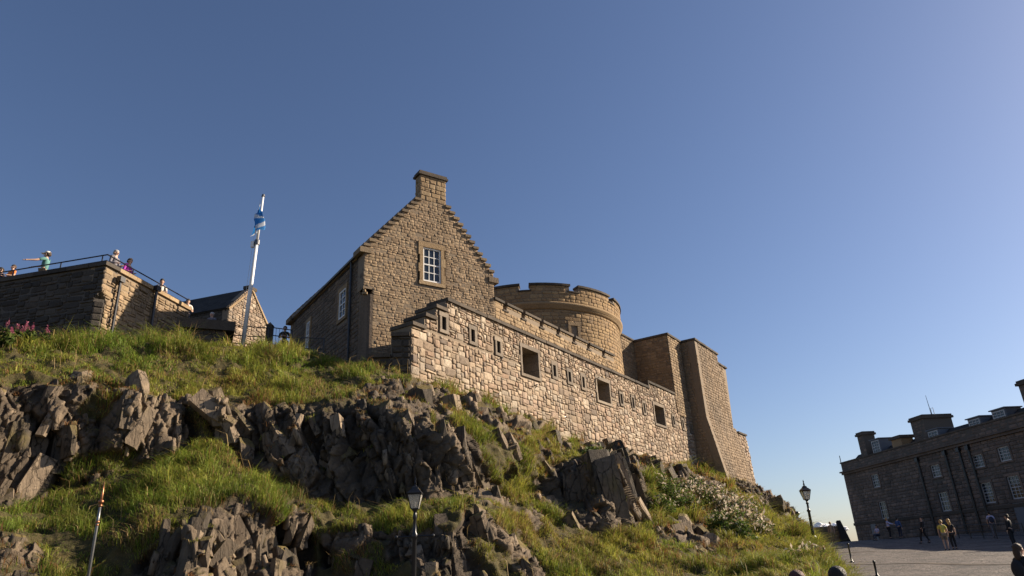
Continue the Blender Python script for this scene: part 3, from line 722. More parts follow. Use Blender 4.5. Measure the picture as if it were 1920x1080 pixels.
for (x, y), l_, w_, ya in (((1150, 935), 2.6, .8, .62), ((1172, 935), 2.9, .75, .66), ((1192, 930), 2.8, .7, .62), ((1207, 940), 2.4, .6, .7), ((1172, 975), 1.5, .6, .6), ((1128, 915), 2.4, .9, -.5), ((1100, 925), 2.2, .9, -.35), ((1075, 930), 2.0, .9, -.4), ((1332, 1008), 1.5, .6, .7), ((1345, 1018), 1.2, .5, .6), ((1308, 1000), 1.1, .8, -.3), ((1275, 1000), 1.0, .9, -.4),
        ((1222, 880), 1.5, .7, -.3), ((1252, 875), 1.3, .6, .5), ((1125, 850), 1.3, 1.2, -.2), ((800, 752), 1.4, .8, -.3), ((850, 775), 1.5, .8, .1), ((905, 785), 1.5, .8, -.3), ((955, 800), 1.6, .8, .2), ((990, 812), 1.3, .7, -.2), ((1040, 832), 1.1, .8, .1)):
    i = int(np.argmin((PX-x)**2+(PY-y)**2)); slabs.append((slab_matrix(P1[i], hz[i], -.10, ya, w_, l_, w_, w_*.78), 99))
slabs.sort(key=lambda q: -q[1])
hill = bpy.data.objects['hillside']; _rm = [mesh_np('rock_slab', V_, F_, M['slab']) for V_, F_ in RV]
for (A, c), q in slabs[:300]:
    o = link('rock_slab', _rm[random.randrange(len(RV))], hill); mm = Matrix.Identity(4)
    for i in range(3):
        for j in range(3): mm[i][j] = A[i, j]
        mm[i][3] = c[i]
    o.matrix_basis = mm
VV, II, off = [], [], 0
for (A, c), q in slabs[300:]:
    V_, F_ = RV[random.randrange(len(RV))]; VV.append(V_ @ A.T+c)
    for f in F_:
        for k in range(1, len(f)-1): II += [off+f[0], off+f[k], off+f[k+1]]
    off += len(V_)
link('rock_rubble', mesh_fast('rock_rubble', np.concatenate(VV), np.array(II), 3, M['slab']), hill, 'stuff')
wt = area*np.where(vis & inframe, 1, 0)*dens*(grass*1.0+rk*moss*.8)
NB = 430000
pick = rng.choice(len(P1), NB, p=wt/wt.sum())
jit = rng.uniform(-.5, .5, (NB, 2)); ii, jj = np.divmod(pick, NV)
DU = np.gradient(sh3, axis=0).reshape(-1, 3); DV = np.gradient(sh3, axis=1).reshape(-1, 3)
gb = P1[pick]+DU[pick]*jit[:, :1]+DV[pick]*jit[:, 1:]
pn = fbm(gb*.45, 81, 3); pn2 = fbm(gb*1.6, 85, 2); dry = np.clip(pn*.55+pn2*.35+.30+.25*rng.normal(size=NB), 0, 1)
rightness = np.clip((PX[pick]-900)/500, 0, 1); rim_rock = np.clip(rk[pick]*3, 0, 1)
green = np.array([.17, .24, .032]); yel = np.array([.43, .39, .07]); straw = np.array([.40, .28, .12]); brown = np.array([.25, .125, .05])
mixc = np.clip(dry*.9+rightness*.25, 0, 1)[:, None]
tint = green*(1-mixc)+yel*mixc
pd = fbm(gb*.8+11, 95, 3); pd2 = fbm(gb*.55+4, 97, 2)
tint = np.where((rng.random(NB) < .08+.25*rim_rock+.40*np.clip((pd-.22)*3, 0, 1))[:, None], straw*.85, tint)
tint = np.where((rng.random(NB) < .38*np.clip((pd2-.30)*3, 0, 1))[:, None], brown*1.3, tint)
tint = tint*(1-.35*np.clip(-fbm(gb*1.1, 99, 2)*1.8, 0, 1))[:, None]
tint = np.where((rng.random(NB) < .05+.50*rim_rock)[:, None], brown, tint)
tint = tint*rng.uniform(.65, 1.3, NB)[:, None]
tuft = np.clip(fbm(gb*2.2, 91, 2)+.6, .15, 1.4)
hgt = rng.uniform(.12, .46, NB)*tuft*np.clip(1+.7*fbm(gb*.7+2, 93, 2), .5, 1.6)*(1-.62*rim_rock)*np.clip(dist[pick]/24, .9, 1.5)
wid = rng.uniform(.010, .022, NB)*np.clip(dist[pick]/22, .8, 2.2)
tb, tn_, th2, tw2, tt2 = [], [], [], [], []
for (A, c), q in slabs:
    if random.random() < .30:
        n_ = 34; wx, dx, Lx = A[:, 0], A[:, 1], A[:, 2]; r2 = rng.uniform(-.5, .5, (n_, 2))
        tb.append(c+Lx*.40+np.outer(r2[:, 0], wx)*.9+np.outer(r2[:, 1], dx)*.7); tn_.append(np.tile([0, 0, 1.0], (n_, 1))); sc_ = np.clip(np.linalg.norm(c-CAM)/24, .8, 1.5)
        th2.append(rng.uniform(.08, .26, n_)*sc_); tw2.append(rng.uniform(.010, .02, n_)*sc_); base_ = straw if random.random() < .4 else (brown*1.2 if random.random() < .45 else (green+yel)/2)
        tt2.append(base_*rng.uniform(.6, 1.25, n_)[:, None])
sk_ = rng.choice(len(P1), 420, p=(wt*np.where(PX < 700, 1, .35)*(1+6*(tv[None, :] > 6.5).repeat(NU, 0).ravel()*(tv[None, :] < 7.1).repeat(NU, 0).ravel()))/(wt*np.where(PX < 700, 1, .35)*(1+6*(tv[None, :] > 6.5).repeat(NU, 0).ravel()*(tv[None, :] < 7.1).repeat(NU, 0).ravel())).sum())
tb.append(P1[sk_]); tn_.append(np.tile([0, 0, 1.0], (420, 1))); th2.append(rng.uniform(.45, .95, 420)); tw2.append(rng.uniform(.010, .018, 420)); tt2.append(straw*rng.uniform(.6, 1.4, 420)[:, None])
gb = np.concatenate([gb]+tb); n_all = np.concatenate([n0[pick]]+tn_); hgt = np.concatenate([hgt]+th2); wid = np.concatenate([wid]+tw2); tint = np.concatenate([tint]+tt2)
gr_o = blades('grass', gb, n_all, hgt, wid, tint, .95, label='long yellow green grass growing over the ledges and slopes of the crag', cat='grass')

# ------------------------------------------------------------------ battery wall of pale rubble
wall = thing('fortress_wall', 'long pale rubble wall with gun openings and narrow slits standing on the rock', 'wall', LW.p(0, 7.5))
zc = float(np.mean([LW.px(838, 556)[1], LW.px(1000, 630)[1], LW.px(1100, 675)[1]]))
sT = LW.px(1265, 744)[0]; sStep = LW.px(1216, 726)[0]; zc2 = zc+.38
st = [LW.px(773, 603), LW.px(797, 587), LW.px(817, 571)]
s3 = LW.px(837, 570)[0]
tops = [(0.0, st[1][0], st[0][1]), (st[1][0], st[2][0], st[1][1]), (st[2][0], s3, st[2][1])]
sEnd = LW.px(1308, 870)[0]
ct = .15                                        # coping thickness
poly = [(0, 7.7), (10, 7.3), (sEnd+.8, 6.4), (sEnd+.8, zc2-ct), (sStep, zc2-ct), (sStep, zc-ct), (s3, zc-ct)]
for a, b_, z in reversed(tops): poly += [(b_, z-ct), (a, z-ct)]
def prect(fr, tl, tr, bl, br):
    P_ = [fr.px(*q) for q in (tl, tr, bl, br)]
    return (P_[0][0]+P_[2][0])/2, (P_[1][0]+P_[3][0])/2, (P_[2][1]+P_[3][1])/2, (P_[0][1]+P_[1][1])/2
EMB = [prect(LW, (978,651), (1009,662), (980,699), (1010,710)), prect(LW, (1119.6,710), (1142.4,720.3), (1120,747.6), (1144,759)), prect(LW, (1227,758), (1245,766.5), (1228.5,793), (1247,799))]
zt = np.mean([e_[3] for e_ in EMB]); zb = np.mean([e_[2] for e_ in EMB])
SL = [(829,835,592,621), (883.5,889,616,643), (932,937,638,664), (1036.7,1042,683,708), (1065.6,1070,695.6,718), (1091,1096,705,729), (1163,1167,737,759), (1185,1189,744,767), (1205.7,1210,754,776), (1261,1265,779,798), (1279,1282,786,805), (1294.6,1298.5,793,811)]
SLR = []
for x0, x1, y0, y1 in SL:
    c0 = LW.px((x0+x1)/2, y0+2); c1 = LW.px((x0+x1)/2, y1-2); SLR.append(((c0[0]+c1[0])/2-.14, (c0[0]+c1[0])/2+.14, c1[1], c0[1]))
holes = [(a-.18, b_+.18, c-.14, d_+.18, .9) for a, b_, c, d_ in EMB]+[(a-.2, b_+.2, c-.16, d_+.2, .7) for a, b_, c, d_ in SLR]
wall_core(LW, poly, holes, 1.1).build('wall_core', M['mortar'], wall)
split = zc-1.75
up_ = [(u_, max(v_, split)) for u_, v_ in poly]; dn_ = [(u_, min(v_, split)) for u_, v_ in poly]
dn_ = [(0, 7.7), (10, 7.3), (sEnd+.8, 6.4), (sEnd+.8, split), (0, split)]; up_ = [(0, split), (sEnd+.8, split)]+poly[3:]
lay_stones(wall, rubble(LW, dn_, holes, .115, .034, (2, 6), (1, 3), .016)+rubble(LW, up_, holes, .105, .040, (1, 4), (1, 2), .018), M['rubble'], 300)
for a, b_, c, d_ in EMB:
    opening(LW, a, b_, c, d_, wall, M['surround'], .18, .03, .14, .85)
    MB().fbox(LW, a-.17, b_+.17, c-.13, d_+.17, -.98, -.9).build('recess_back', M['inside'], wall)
for k, (a, b_, c, d_) in enumerate(SLR):
    opening(LW, a, b_, c, d_, wall, M['surround'], .17 if k < 6 else .12, .03, .14, .6)
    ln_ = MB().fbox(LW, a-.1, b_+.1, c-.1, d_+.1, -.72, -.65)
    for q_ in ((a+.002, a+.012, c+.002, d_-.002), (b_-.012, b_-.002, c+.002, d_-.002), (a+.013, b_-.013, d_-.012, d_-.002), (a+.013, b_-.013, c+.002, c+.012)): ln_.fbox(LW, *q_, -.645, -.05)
    ln_.build('slit_shade_lining', M['inside'], wall)  # dark lining added to paint the shade inside the narrow slit
blocks('coping_stone', LW, s3, sStep, zc-ct, zc, -1.1, .09, .95, M['coping'], wall, .012, .012)
blocks('coping_stone', LW, sStep, sT-.02, zc2-ct, zc2, -1.1, .09, .95, M['coping'], wall)
for a, b_, z in tops: MB().fbox(LW, a-.05, b_-.006, z-ct+.004, z, -1.12, .1).build('coping_stone', M['coping'], wall)
MB().fbox(LW, sStep-.14, sStep-.004, zc+.004, zc2+.02, -1.08, .07).build('coping_stone', M['coping'], wall)
for x, y in ((938, 676), (1003, 726), (1106, 744), (1120, 712)):   # iron hooks left in the stones
    s_, z_0 = LW.px(x, y); MB().tube([LW.p(s_+.05, z_0+.1, -.02), LW.p(s_+.03, z_0+.13, .14), LW.p(s_-.08, z_0+.1, .22), LW.p(s_-.2, z_0-.02, .22), LW.p(s_-.26, z_0-.12, .18)], .022, 6).build('iron_hook', M['iron'], wall)
# the dark return wall at its near end
RW = Frame(A_, 86.0)
r1 = RW.px(692, 664); r2 = RW.px(734, 664); r3 = RW.px(734, 624); r4 = RW.px(772, 626)
ret = thing('return_wall', 'low dark stepped wall joining the near end of the pale rubble wall', 'wall', RW.p(-1, 8))
poly = [(r1[0], 7.6), (-.06, 7.4), (-.06, r3[1]-.16), (r2[0], r3[1]-.16), (r2[0], r1[1]-.16), (r1[0], r1[1]-.16)]
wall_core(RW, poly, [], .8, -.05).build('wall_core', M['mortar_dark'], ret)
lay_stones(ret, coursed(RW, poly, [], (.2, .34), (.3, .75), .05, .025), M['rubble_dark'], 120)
blocks('coping_stone', RW, r2[0]-.03, -.08, r3[1]-.16, r3[1], -.85, .1, .6, M['coping'], ret)
blocks('coping_stone', RW, r1[0]-.05, r2[0]-.035, r1[1]-.16, r1[1], -.85, .1, .6, M['coping'], ret)

# ------------------------------------------------------------------ house with the crow-stepped gable
GA = at(684, 470, 29.0); GF = Frame(GA, 55.4)
HW = GF.px(926, 530)[0]; ZE = 15.42; HZ0 = 8.6
SFu = np.array([math.sin(R_(-34.6)), math.cos(R_(-34.6)), 0]); SF = Frame(GA, u=SFu, n=-GF.u)
HL = SF.px(545, 605)[0]
house = thing('stone_house', 'sandstone house with crow-stepped gable, tall chimney and white sash window', 'house', GF.p(HW/2, HZ0, -3))
c0, c1 = GF.px(788, 352)[0], GF.px(836.5, 355)[0]; NST = 12; ZP = 18.75
stp = []
for k in range(NST): stp.append((c0*k/NST, ZE+(ZP-ZE)*(k+1)/NST))
poly = [(.45, HZ0), (HW, HZ0)]
for k in range(NST): x = HW-(HW-c1)*k/NST; z = ZE+(ZP-ZE)*(k+1)/NST; poly += [(x, (ZE if k == 0 else ZE+(ZP-ZE)*k/NST)), (x, z)]
poly += [(c1, ZP), (c0, ZP)]
for k in reversed(range(NST)): x = c0*k/NST; poly += [(c0*(k+1)/NST, ZE+(ZP-ZE)*(k+1)/NST), (x, ZE+(ZP-ZE)*(k+1)/NST)]
poly += [(0, ZE), (0, 13.55), (.45, 13.55)]
q = [poly[0]]
for p_ in poly[1:]:
    if abs(p_[0]-q[-1][0])+abs(p_[1]-q[-1][1]) > 1e-6: q.append(p_)
poly = q
W4 = [GF.px(794, 462), GF.px(828, 470), GF.px(792.5, 526), GF.px(826, 533)]
wa, wb = (W4[0][0]+W4[2][0])/2, (W4[1][0]+W4[3][0])/2; wc, wd_ = (W4[2][1]+W4[3][1])/2, (W4[0][1]+W4[1][1])/2
holes = [(wa-.26, wb+.26, wc-.2, wd_+.28, .3)]
wall_core(GF, poly, holes, .75, -.027).build('gable_wall', M['mortar'], house)
qv = [(0.0, .34, 13.9+.4*k, 14.3+.4*k) for k in range(3)]
lay_stones(house, coursed(GF, [(x, z) for x, z in poly], holes, (.10, .18), (.16, .42), .013, .010), M['gable'], 300, px_min=8)
opening(GF, wa, wb, wc, wd_, house, M['ashlar'], .24, .03, .18, .3)
sash(GF, wa, wb, wc, wd_, -.065, 3, 4, house, M['white'], True, .032, .075)
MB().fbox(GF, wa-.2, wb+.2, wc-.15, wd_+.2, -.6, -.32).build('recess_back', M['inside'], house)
for k in range(NST):                            # crow steps, both slopes
    z = ZE+(ZP-ZE)*(k+1)/NST; e = random.uniform(-.015, .015)
    MB().fbox(GF, c0*k/NST-.05+e, c0*(k+1)/NST+.06, z-.09, z+.05+e, -.8, .05).build('crow_step', M['steps'], house)
    x = HW-(HW-c1)*k/NST
    MB().fbox(GF, x-(HW-c1)/NST-.06, x+.05+e, z-.09, z+.05+e, -.8, .05).build('crow_step', M['steps'], house)
MB().fbox(GF, -.24, .3, ZE-.16, ZE+.1, -.8, .06).build('skew_putt', M['steps'], house)
MB().fbox(GF, HW-.3, HW+.26, ZE-.36, ZE-.08, -.8, .06).build('skew_putt', M['steps'], house)
# chimney
CZ = GF.px(838, 334)[1]; cm = MB().fbox(GF, c0+.02, c1-.02, ZP, CZ-.2, -.56, -.03).build('chimney', M['mortar'], house)
cpoly = [(c0, ZP+.02), (c1, ZP+.02), (c1, CZ-.2), (c0, CZ-.2)]
cs = coursed(GF, cpoly, [], (.17, .3), (.25, .6), .03); CF2 = Frame(GF.p(c0, 0, 0), u=-GF.n, n=-GF.u)
cs += coursed(CF2, [(0.02, ZP+.02), (.56, ZP+.02), (.56, CZ-.2), (0.02, CZ-.2)], [], (.17, .3), (.25, .5), .03)
for c, u, v, n, w_, h_, p_ in cs:               # stones of the stack are pieces of the stack
    o = link('stone', stone_mesh(random.randrange(len(VARIANTS)), M['ashlar']), cm); mm = Matrix.Identity(4); cc = c-np.array(wloc(cm))
    for i in range(3): mm[i][0] = u[i]*w_; mm[i][1] = v[i]*h_; mm[i][2] = n[i]*p_; mm[i][3] = cc[i]
    o.matrix_basis = mm
MB().fbox(GF, c0-.09, c1+.09, CZ-.2, CZ-.09, -.64, .07).build('chimney_cornice', M['coping'], cm)
MB().fbox(GF, c0-.04, c1+.04, CZ-.088, CZ+.03, -.60, .035).build('chimney_cap', M['coping'], cm)
for k in range(2): MB().lathe(GF.p(c0+.5+.6*k, CZ+.03, -.28), [(.13, 0), (.11, .01), (.10, .03), (.11, .04), (.10, .05)], 10).build('chimney_pot', M['coping'], cm)
# corbel under the square corner, rounded lower corner
rc = .45; mb = MB(); ring = []
for k in range(7):
    a = math.pi/2*k/6; ring.append((rc-rc*math.sin(a), rc-rc*math.cos(a)))   # (along gable, along side)
lo = [GF.p(g_, HZ0, 0)+SFu*s_-GF.n*0 for g_, s_ in ring]; hi = [p_+np.array([0, 0, 13.3-HZ0]) for p_ in lo]
for k in range(6): mb.quad(lo[k], hi[k], hi[k+1], lo[k+1])
mb.build('rounded_corner', M['side_shade'], house, True)  # corner takes the darker stone, its shade painted in
for j in range(3):
    f = [.62, .82, 1.0][j]; z = 13.28+.11*j; pts = [GF.p(rc+(g_-rc)*1.0-(rc-g_)*0-(f-.62)*.0, z)+SFu*s_ for g_, s_ in ring]
    cpt = [GF.p(g_*(1-f)*1.0, z)+SFu*(s_*(1-f)) for g_, s_ in ring]+[GF.p(rc, z)+SFu*rc]
    MB().prism(cpt, (0, 0, .105)).build('corbel_stone', M['ashlar'], house)
# side wall (shade painted into its stone), far gable, other side
sw = [SF.px(642, 545), SF.px(642, 594), SF.px(577, 612), SF.px(577, 640)]
w1 = (SF.px(648, 570)[0], SF.px(636, 570)[0], sw[1][1]-.05, sw[0][1]); wH = w1[3]-w1[2]
w2 = (SF.px(580, 630)[0], SF.px(574, 630)[0], w1[2]-.1, w1[3])
spoly = [(.5, HZ0), (HL, HZ0), (HL, ZE), (.06, ZE), (.06, 13.55), (.5, 13.55)]
sh_ = [(min(a, b_)-.2, max(a, b_)+.2, c-.16, d_+.2, .3) for a, b_, c, d_ in (w1, w2)]
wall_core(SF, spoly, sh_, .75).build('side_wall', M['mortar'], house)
lay_stones(house, coursed(SF, spoly, sh_, (.16, .26), (.25, .6), .025), M['side_shade'], 60)
for a, b_, c, d_ in (w1, w2):
    a, b_ = min(a, b_), max(a, b_); opening(SF, a, b_, c, d_, house, M['ashlar'], .18, .03, .16, .3)
    sash(SF, a, b_, c, d_, -.02, 2, 4, house, M['white'])
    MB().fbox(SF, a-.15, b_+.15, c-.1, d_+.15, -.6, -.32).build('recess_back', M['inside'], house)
MB().fbox(GF, HW-.7, HW, HZ0, ZE, -HL+.01, -.78).build('back_wall', M['mortar'], house)
FG = Frame(GF.p(0, 0, -HL), u=GF.u, n=GF.n)
fp = [(0.02, HZ0), (HW-.02, HZ0)]
for k in range(NST): x = HW-.02-(HW-c1)*k/NST; fp += [(x, ZE+(ZP-ZE)*k/NST), (x, ZE+(ZP-ZE)*(k+1)/NST)]
fp += [(c0, ZP)]
for k in reversed(range(NST)): x = .02+c0*k/NST; fp += [(x, ZE+(ZP-ZE)*(k+1)/NST), (x, ZE+(ZP-ZE)*k/NST)]
MB().prism([FG.p(x, z, 0) for x, z in fp], FG.n*.7).build('far_gable', M['gable'], house)
for k in range(NST):
    z = ZE+(ZP-ZE)*(k+1)/NST
    MB().fbox(FG, c0*k/NST-.08, c0*(k+1)/NST+.05, z-.14, z+.06, -.05, .76).build('crow_step', M['steps'], house)
MB().fbox(FG, -.26, .3, ZE-.2, ZE+.08, -.05, .76).build('skew_putt', M['steps'], house)
# roof: slates laid in courses on both slopes
ridge = ZP-.55; slope_l = math.hypot(HW/2, ridge-ZE)
for sgn, nm in ((0, 'left'), (1, 'right')):
    e0 = 0 if sgn == 0 else HW; mdx = HW/2
    b0 = GF.p(e0, ZE-.05, -.78); r0 = GF.p(mdx, ridge, -.78); along = -GF.n*(HL-1.5)
    MB().prism([b0, r0, r0-np.array([0, 0, .2]), b0-np.array([0, 0, .2])], along).build('roof', M['slate'], house)
    mbs = MB(); up = (r0-b0)/np.linalg.norm(r0-b0); al = -GF.n; nn = np.cross(up, al); nn = nn*np.sign(nn[2])
    L_ = np.linalg.norm(r0-b0); nr = 20
    for j in range(nr):
        x = 0.0
        while x < HL-1.5:
            w_ = random.uniform(.22, .36); w_ = min(w_, HL-1.5-x); c = b0+up*(L_*(j+.55)/nr)+al*(x+w_/2)+nn*(.03+random.uniform(0, .008))
            mbs.box(c, (w_-.008, L_/nr*1.25, .014), (al, up+nn*.05, nn)); x += w_
    mbs.build('slate_courses', M['slate'], house, False, 'stuff')
MB().tube([SF.p(.3, ZE-.06, .14), SF.p(HL-.1, ZE-.06, .14)], .075, 8).build('gutter', M['iron'], house)
MB().tube([SF.p(1.35, ZE-.1, .12), SF.p(1.4, ZE-.4, .08), SF.p(1.4, HZ0+1, .08)], .055, 8).build('downpipe', M['iron'], house)
MB().fbox(SF, .3, HL-.1, ZE-.16, ZE-.02, -.05, .08).build('eaves_course', M['ashlar'], house)

# ------------------------------------------------------------------ crenellated parapet between house and tower
BW = Frame(GF.p(HW, 0, 0), 32.6)
bz = float(np.mean([BW.px(930, 560)[1], BW.px(1060, 622)[1], BW.px(1138, 659)[1]])); bl = BW.px(1143, 664)[0]
par = thing('crenellated_wall', 'thin ashlar parapet with small square notches between gable and round tower', 'wall', BW.p(bl/2, 10))
ntc = [BW.px(x, y)[0] for x, y in ((947, 568), (981, 583), (1015, 599), (1046, 613), (1076, 629), (1103, 641), (1131, 654))]
poly = [(0.02, 10.5), (bl+.6, 10.5), (bl+.6, bz-.42)]
for s_ in reversed(ntc): poly += [(s_+.2, bz-.42), (s_+.2, bz-.1)][0:1]+[(s_+.2, bz-.42)][0:0]
top = [(0.02, bz-.1)]
for s_ in ntc: top += [(s_-.17, bz-.1), (s_-.17, bz-.42), (s_+.17, bz-.42), (s_+.17, bz-.1)]
top += [(bl+.6, bz-.1)]
poly = [(0.02, 10.5), (bl+.6, 10.5)]+list(reversed(top))
wall_core(BW, poly, [], .45, -.03).build('wall_core', M['mortar'], par)
lay_stones(par, coursed(BW, poly, [], (.18, .26), (.3, .7), .03, .01), M['ashlar'], 120)
edges = [0.02]+sum([[s_-.17, s_+.17] for s_ in ntc], [])+[bl+.6]
for a, b_ in zip(edges[0::2], edges[1::2]): MB().fbox(BW, a-.05, b_+.05, bz-.1, bz+.03, -.5, .07).build('merlon_cap', M['coping'], par)
for s_ in ntc: MB().fbox(BW, s_-.24, s_+.24, bz-.5, bz-.415, -.5, .05).build('notch_sill', M['coping'], par)

# ------------------------------------------------------------------ round tower
TC = np.array([.98, 47.06]); RB, RD = 6.42, 6.60; TZ = 18.36; CZt = 16.95
tower = thing('round_tower', 'broad round stone tower with a notched parapet behind the gabled house', 'tower', (TC[0], TC[1], 9))
def tfr(a, r): return np.array([TC[0]+r*math.sin(a), TC[1]+r*math.cos(a), 0])
def ringmb(r0, r1, z0, z1, n=96, a0=0.0, a1=2*math.pi, gaps=()):
    mb = MB(); ks = np.linspace(a0, a1, n+1)
    for k in range(n):
        A, B = ks[k], ks[k+1]
        mb.hexa([tfr(A, r0)+[0, 0, z0], tfr(A, r1)+[0, 0, z0], tfr(B, r1)+[0, 0, z0], tfr(B, r0)+[0, 0, z0],
                 tfr(A, r0)+[0, 0, z1], tfr(A, r1)+[0, 0, z1], tfr(B, r1)+[0, 0, z1], tfr(B, r0)+[0, 0, z1]])
    return mb
def lat(r, prof, n=96):
    return MB().lathe((TC[0], TC[1], 0), prof, n)
lat(0, [(RB-.03, 8.5), (RB-.03, CZt), (0.1, CZt+.001)]).build('tower_core', M['mortar'], tower)
def ang_px(x, y):                               # bearing on the drum under a pixel
    d = ray(x, y); d2 = d[:2]/np.hypot(*d[:2]); o = CAM[:2]-TC; b_ = o @ d2; c_ = o @ o-RD**2; t = -b_-math.sqrt(max(0, b_*b_-c_)); p = o+d2*t
    return math.atan2(p[0], p[1]) % (2*math.pi)
notch = [ang_px(983, 540), ang_px(1076, 541), ang_px(1146, 563)]
stp_ = notch[1]-notch[0]
notch = sorted([(notch[0]+k*(2*math.pi/15)) % (2*math.pi) for k in range(15) if all(abs(((notch[0]+k*(2*math.pi/15))-q_+math.pi) % (2*math.pi)-math.pi) > .3 for q_ in notch)]+notch)
hw_ = .34/RD
segs = []
for i, a in enumerate(notch):
    b_ = notch[(i+1) % len(notch)]; b_ = b_ if b_ > a else b_+2*math.pi; segs.append((a+hw_, b_-hw_))
ringmb(RD-.5, RD-.03, CZt+.12, TZ-.50).build('parapet_core', M['mortar'], tower)
for a, b_ in segs:
    n = max(2, int((b_-a)/.07))
    ringmb(RD-.5, RD-.03, TZ-.50, TZ-.14, n, a, b_).build('merlon', M['mortar'], tower)
    ringmb(RD-.56, RD+.08, TZ-.14, TZ, n, a-.008, b_+.008).build('merlon_cap', M['coping'], tower)
for a in notch: ringmb(RD-.54, RD+.05, TZ-.53, TZ-.45, 3, a-hw_*1.25, a+hw_*1.25).build('notch_sill', M['coping'], tower)
lat(0, [(RB, CZt-.28), (RB+.10, CZt-.2), (RB+.12, CZt-.1), (RB+.24, CZt-.02), (RB+.26, CZt+.10), (RB+.2, CZt+.16), (RB+.1, CZt+.17)]).build('cornice', M['ashlar'], tower, True)
sts = []
ac = math.atan2(-TC[0], -TC[1])
twin = ang_px(1080, 622); tz_ = 15.15
for zone, (z0, z1, r) in enumerate(((9.2, CZt-.3, RB), (CZt+.18, TZ-.15, RD))):
    z = z0
    while z < z1-.05:
        h_ = min(random.uniform(.2, .3), z1-z); h_ = z1-z if z1-z-h_ < .08 else h_; a = ac-1.9
        while a < ac+1.9:
            ww = random.uniform(.28, .68); da = ww/r; am = (a+da/2); q_ = am % (2*math.pi)
            bad = zone == 1 and z+h_ > TZ-.48 and any(abs((q_-n_+math.pi) % (2*math.pi)-math.pi) < hw_+da/2 for n_ in notch)
            bad = bad or (zone == 0 and abs((q_-twin+math.pi) % (2*math.pi)-math.pi) < .09 and z < tz_+.55 and z+h_ > tz_-.45)
            if not bad:
                n = np.array([math.sin(am), math.cos(am), 0]); u = np.array([-math.cos(am), math.sin(am), 0])
                sts.append((tfr(am, r-.03+random.uniform(-.008, .012))+[0, 0, z+h_/2], u, np.array([0, 0, 1.0]), n, ww-.014, h_-.014, .019*random.uniform(.7, 1.4)))
            a += da
        z += h_
lay_stones(tower, sts, M['tower'], 260)
n = np.array([math.sin(twin), math.cos(twin), 0]); TFm = Frame(tfr(twin, RB), u=(-n[1], n[0], 0), n=n)
for q_ in ((-.42, -.24, -.4, .5), (.24, .42, -.4, .5)): MB().fbox(TFm, q_[0], q_[1], tz_+q_[2], tz_+q_[3], -.2, .04).build('jamb_stone', M['ashlar'], tower)
MB().fbox(TFm, -.42, .42, tz_+.5, tz_+.7, -.2, .045).build('lintel', M['ashlar'], tower); MB().fbox(TFm, -.44, .44, tz_-.55, tz_-.4, -.2, .06).build('sill', M['ashlar'], tower)
MB().fbox(TFm, -.24, .24, tz_-.4, tz_+.5, -.2, -.06).build('slit_window', M['inside'], tower)

# ------------------------------------------------------------------ square turret rising from the wall, buttressed tower beyond
def solid_faces(fr, poly, depth, mat, mortar, parent, n_ind, h=(.16, .26), wd=(.25, .6), nm='core', lo_in=-99):
    wall_core(fr, [(max(a, lo_in), z) for a, z in poly], [], depth).build(nm, mortar, parent)
    lay_stones(parent, coursed(fr, poly, [], h, wd, .03), mat, n_ind)
tz1 = LW.px(1250, 625)[1]; tA = LW.px(1254, 660)[0]; tB = LW.px(1305, 860)[0]+.05
LFp = Frame(LW.p(tA, 0, 0), u=-LW.n, n=-LW.u)
tl_ = LFp.px(1181, 640)[0]
tur = thing('stone_turret', 'square stone turret at the far end of the pale rubble wall', 'tower', LW.p(tA+1, 10, -2))
TF1 = Frame(LW.p(0, 0, .06), u=LW.u, n=LW.n)
solid_faces(TF1, [(tA, zc-1.2), (tB, zc-1.2), (tB, tz1-.15), (tA, tz1-.15)], 1.0, M['turret'], M['mortar'], tur, 120, nm='front_wall', lo_in=tA+.06)
solid_faces(LFp, [(.0, zc-2.4), (tl_, zc-2.4), (tl_, tz1-.15), (.0, tz1-.15)], .6, M['turret'], M['mortar'], tur, 120, nm='side_wall', lo_in=.06)
MB().fbox(TF1, tA+.6, tB, zc-2.4, tz1-.16, -tl_, -1.02).build('turret_core', M['mortar'], tur)
blocks('coping_stone', TF1, tA-.1, tB+.02, tz1-.15, tz1, -.7, .08, .8, M['coping'], tur)
MB().fbox(LFp, .65, tl_, tz1-.15, tz1, -.55, .09).build('coping_stone', M['coping'], tur)
# short lit length of wall between tower and turret
CWf = Frame(LW.p(tA, 0, -tl_+.3), u=LW.u, n=LW.n)
a0 = CWf.px(1160, 625); zq = CWf.px(1181, 634)[1]
cw = thing('curtain_wall', 'short high wall between the round tower and square turret', 'wall', CWf.p(-2, 10))
solid_faces(CWf, [(-9, 10), (.3, 10), (.3, zq-.12), (-9, zq-.12)], .6, M['turret'], M['mortar'], cw, 40)
blocks('coping_stone', CWf, -9, .3, zq-.12, zq, -.6, .08, .8, M['coping'], cw)
# buttressed tower: left face is a plane square to the wall
sBt = LW.px(1309, 870)[0]; BL = Frame(LW.p(sBt, 0, 0), u=LW.n, n=-LW.u)          # u: outwards from the wall
f1_ = BL.px(1301, 634); f2_ = BL.px(1324, 780); f3_ = BL.px(1365, 900)
zt2 = f1_[1]; bt = thing('buttress_tower', 'tall stone tower with a sloping buttress base at the far right of the castle', 'tower', BL.p(0, 6))
bpoly = [(-4, 5.5), (f3_[0]+(f3_[0]-f2_[0])*.25, f3_[1]-.25*(f2_[1]-f3_[1])), f3_, f2_, (f1_[0], zt2-.15), (-4, zt2-.15)]
bpoly = [(-4, bpoly[1][1])]+bpoly[1:]
wall_core(BL, bpoly, [], .6).build('side_wall', M['mortar'], bt)
lay_stones(bt, coursed(BL, bpoly, [], (.17, .27), (.25, .6), .02), M['harled'], 60)
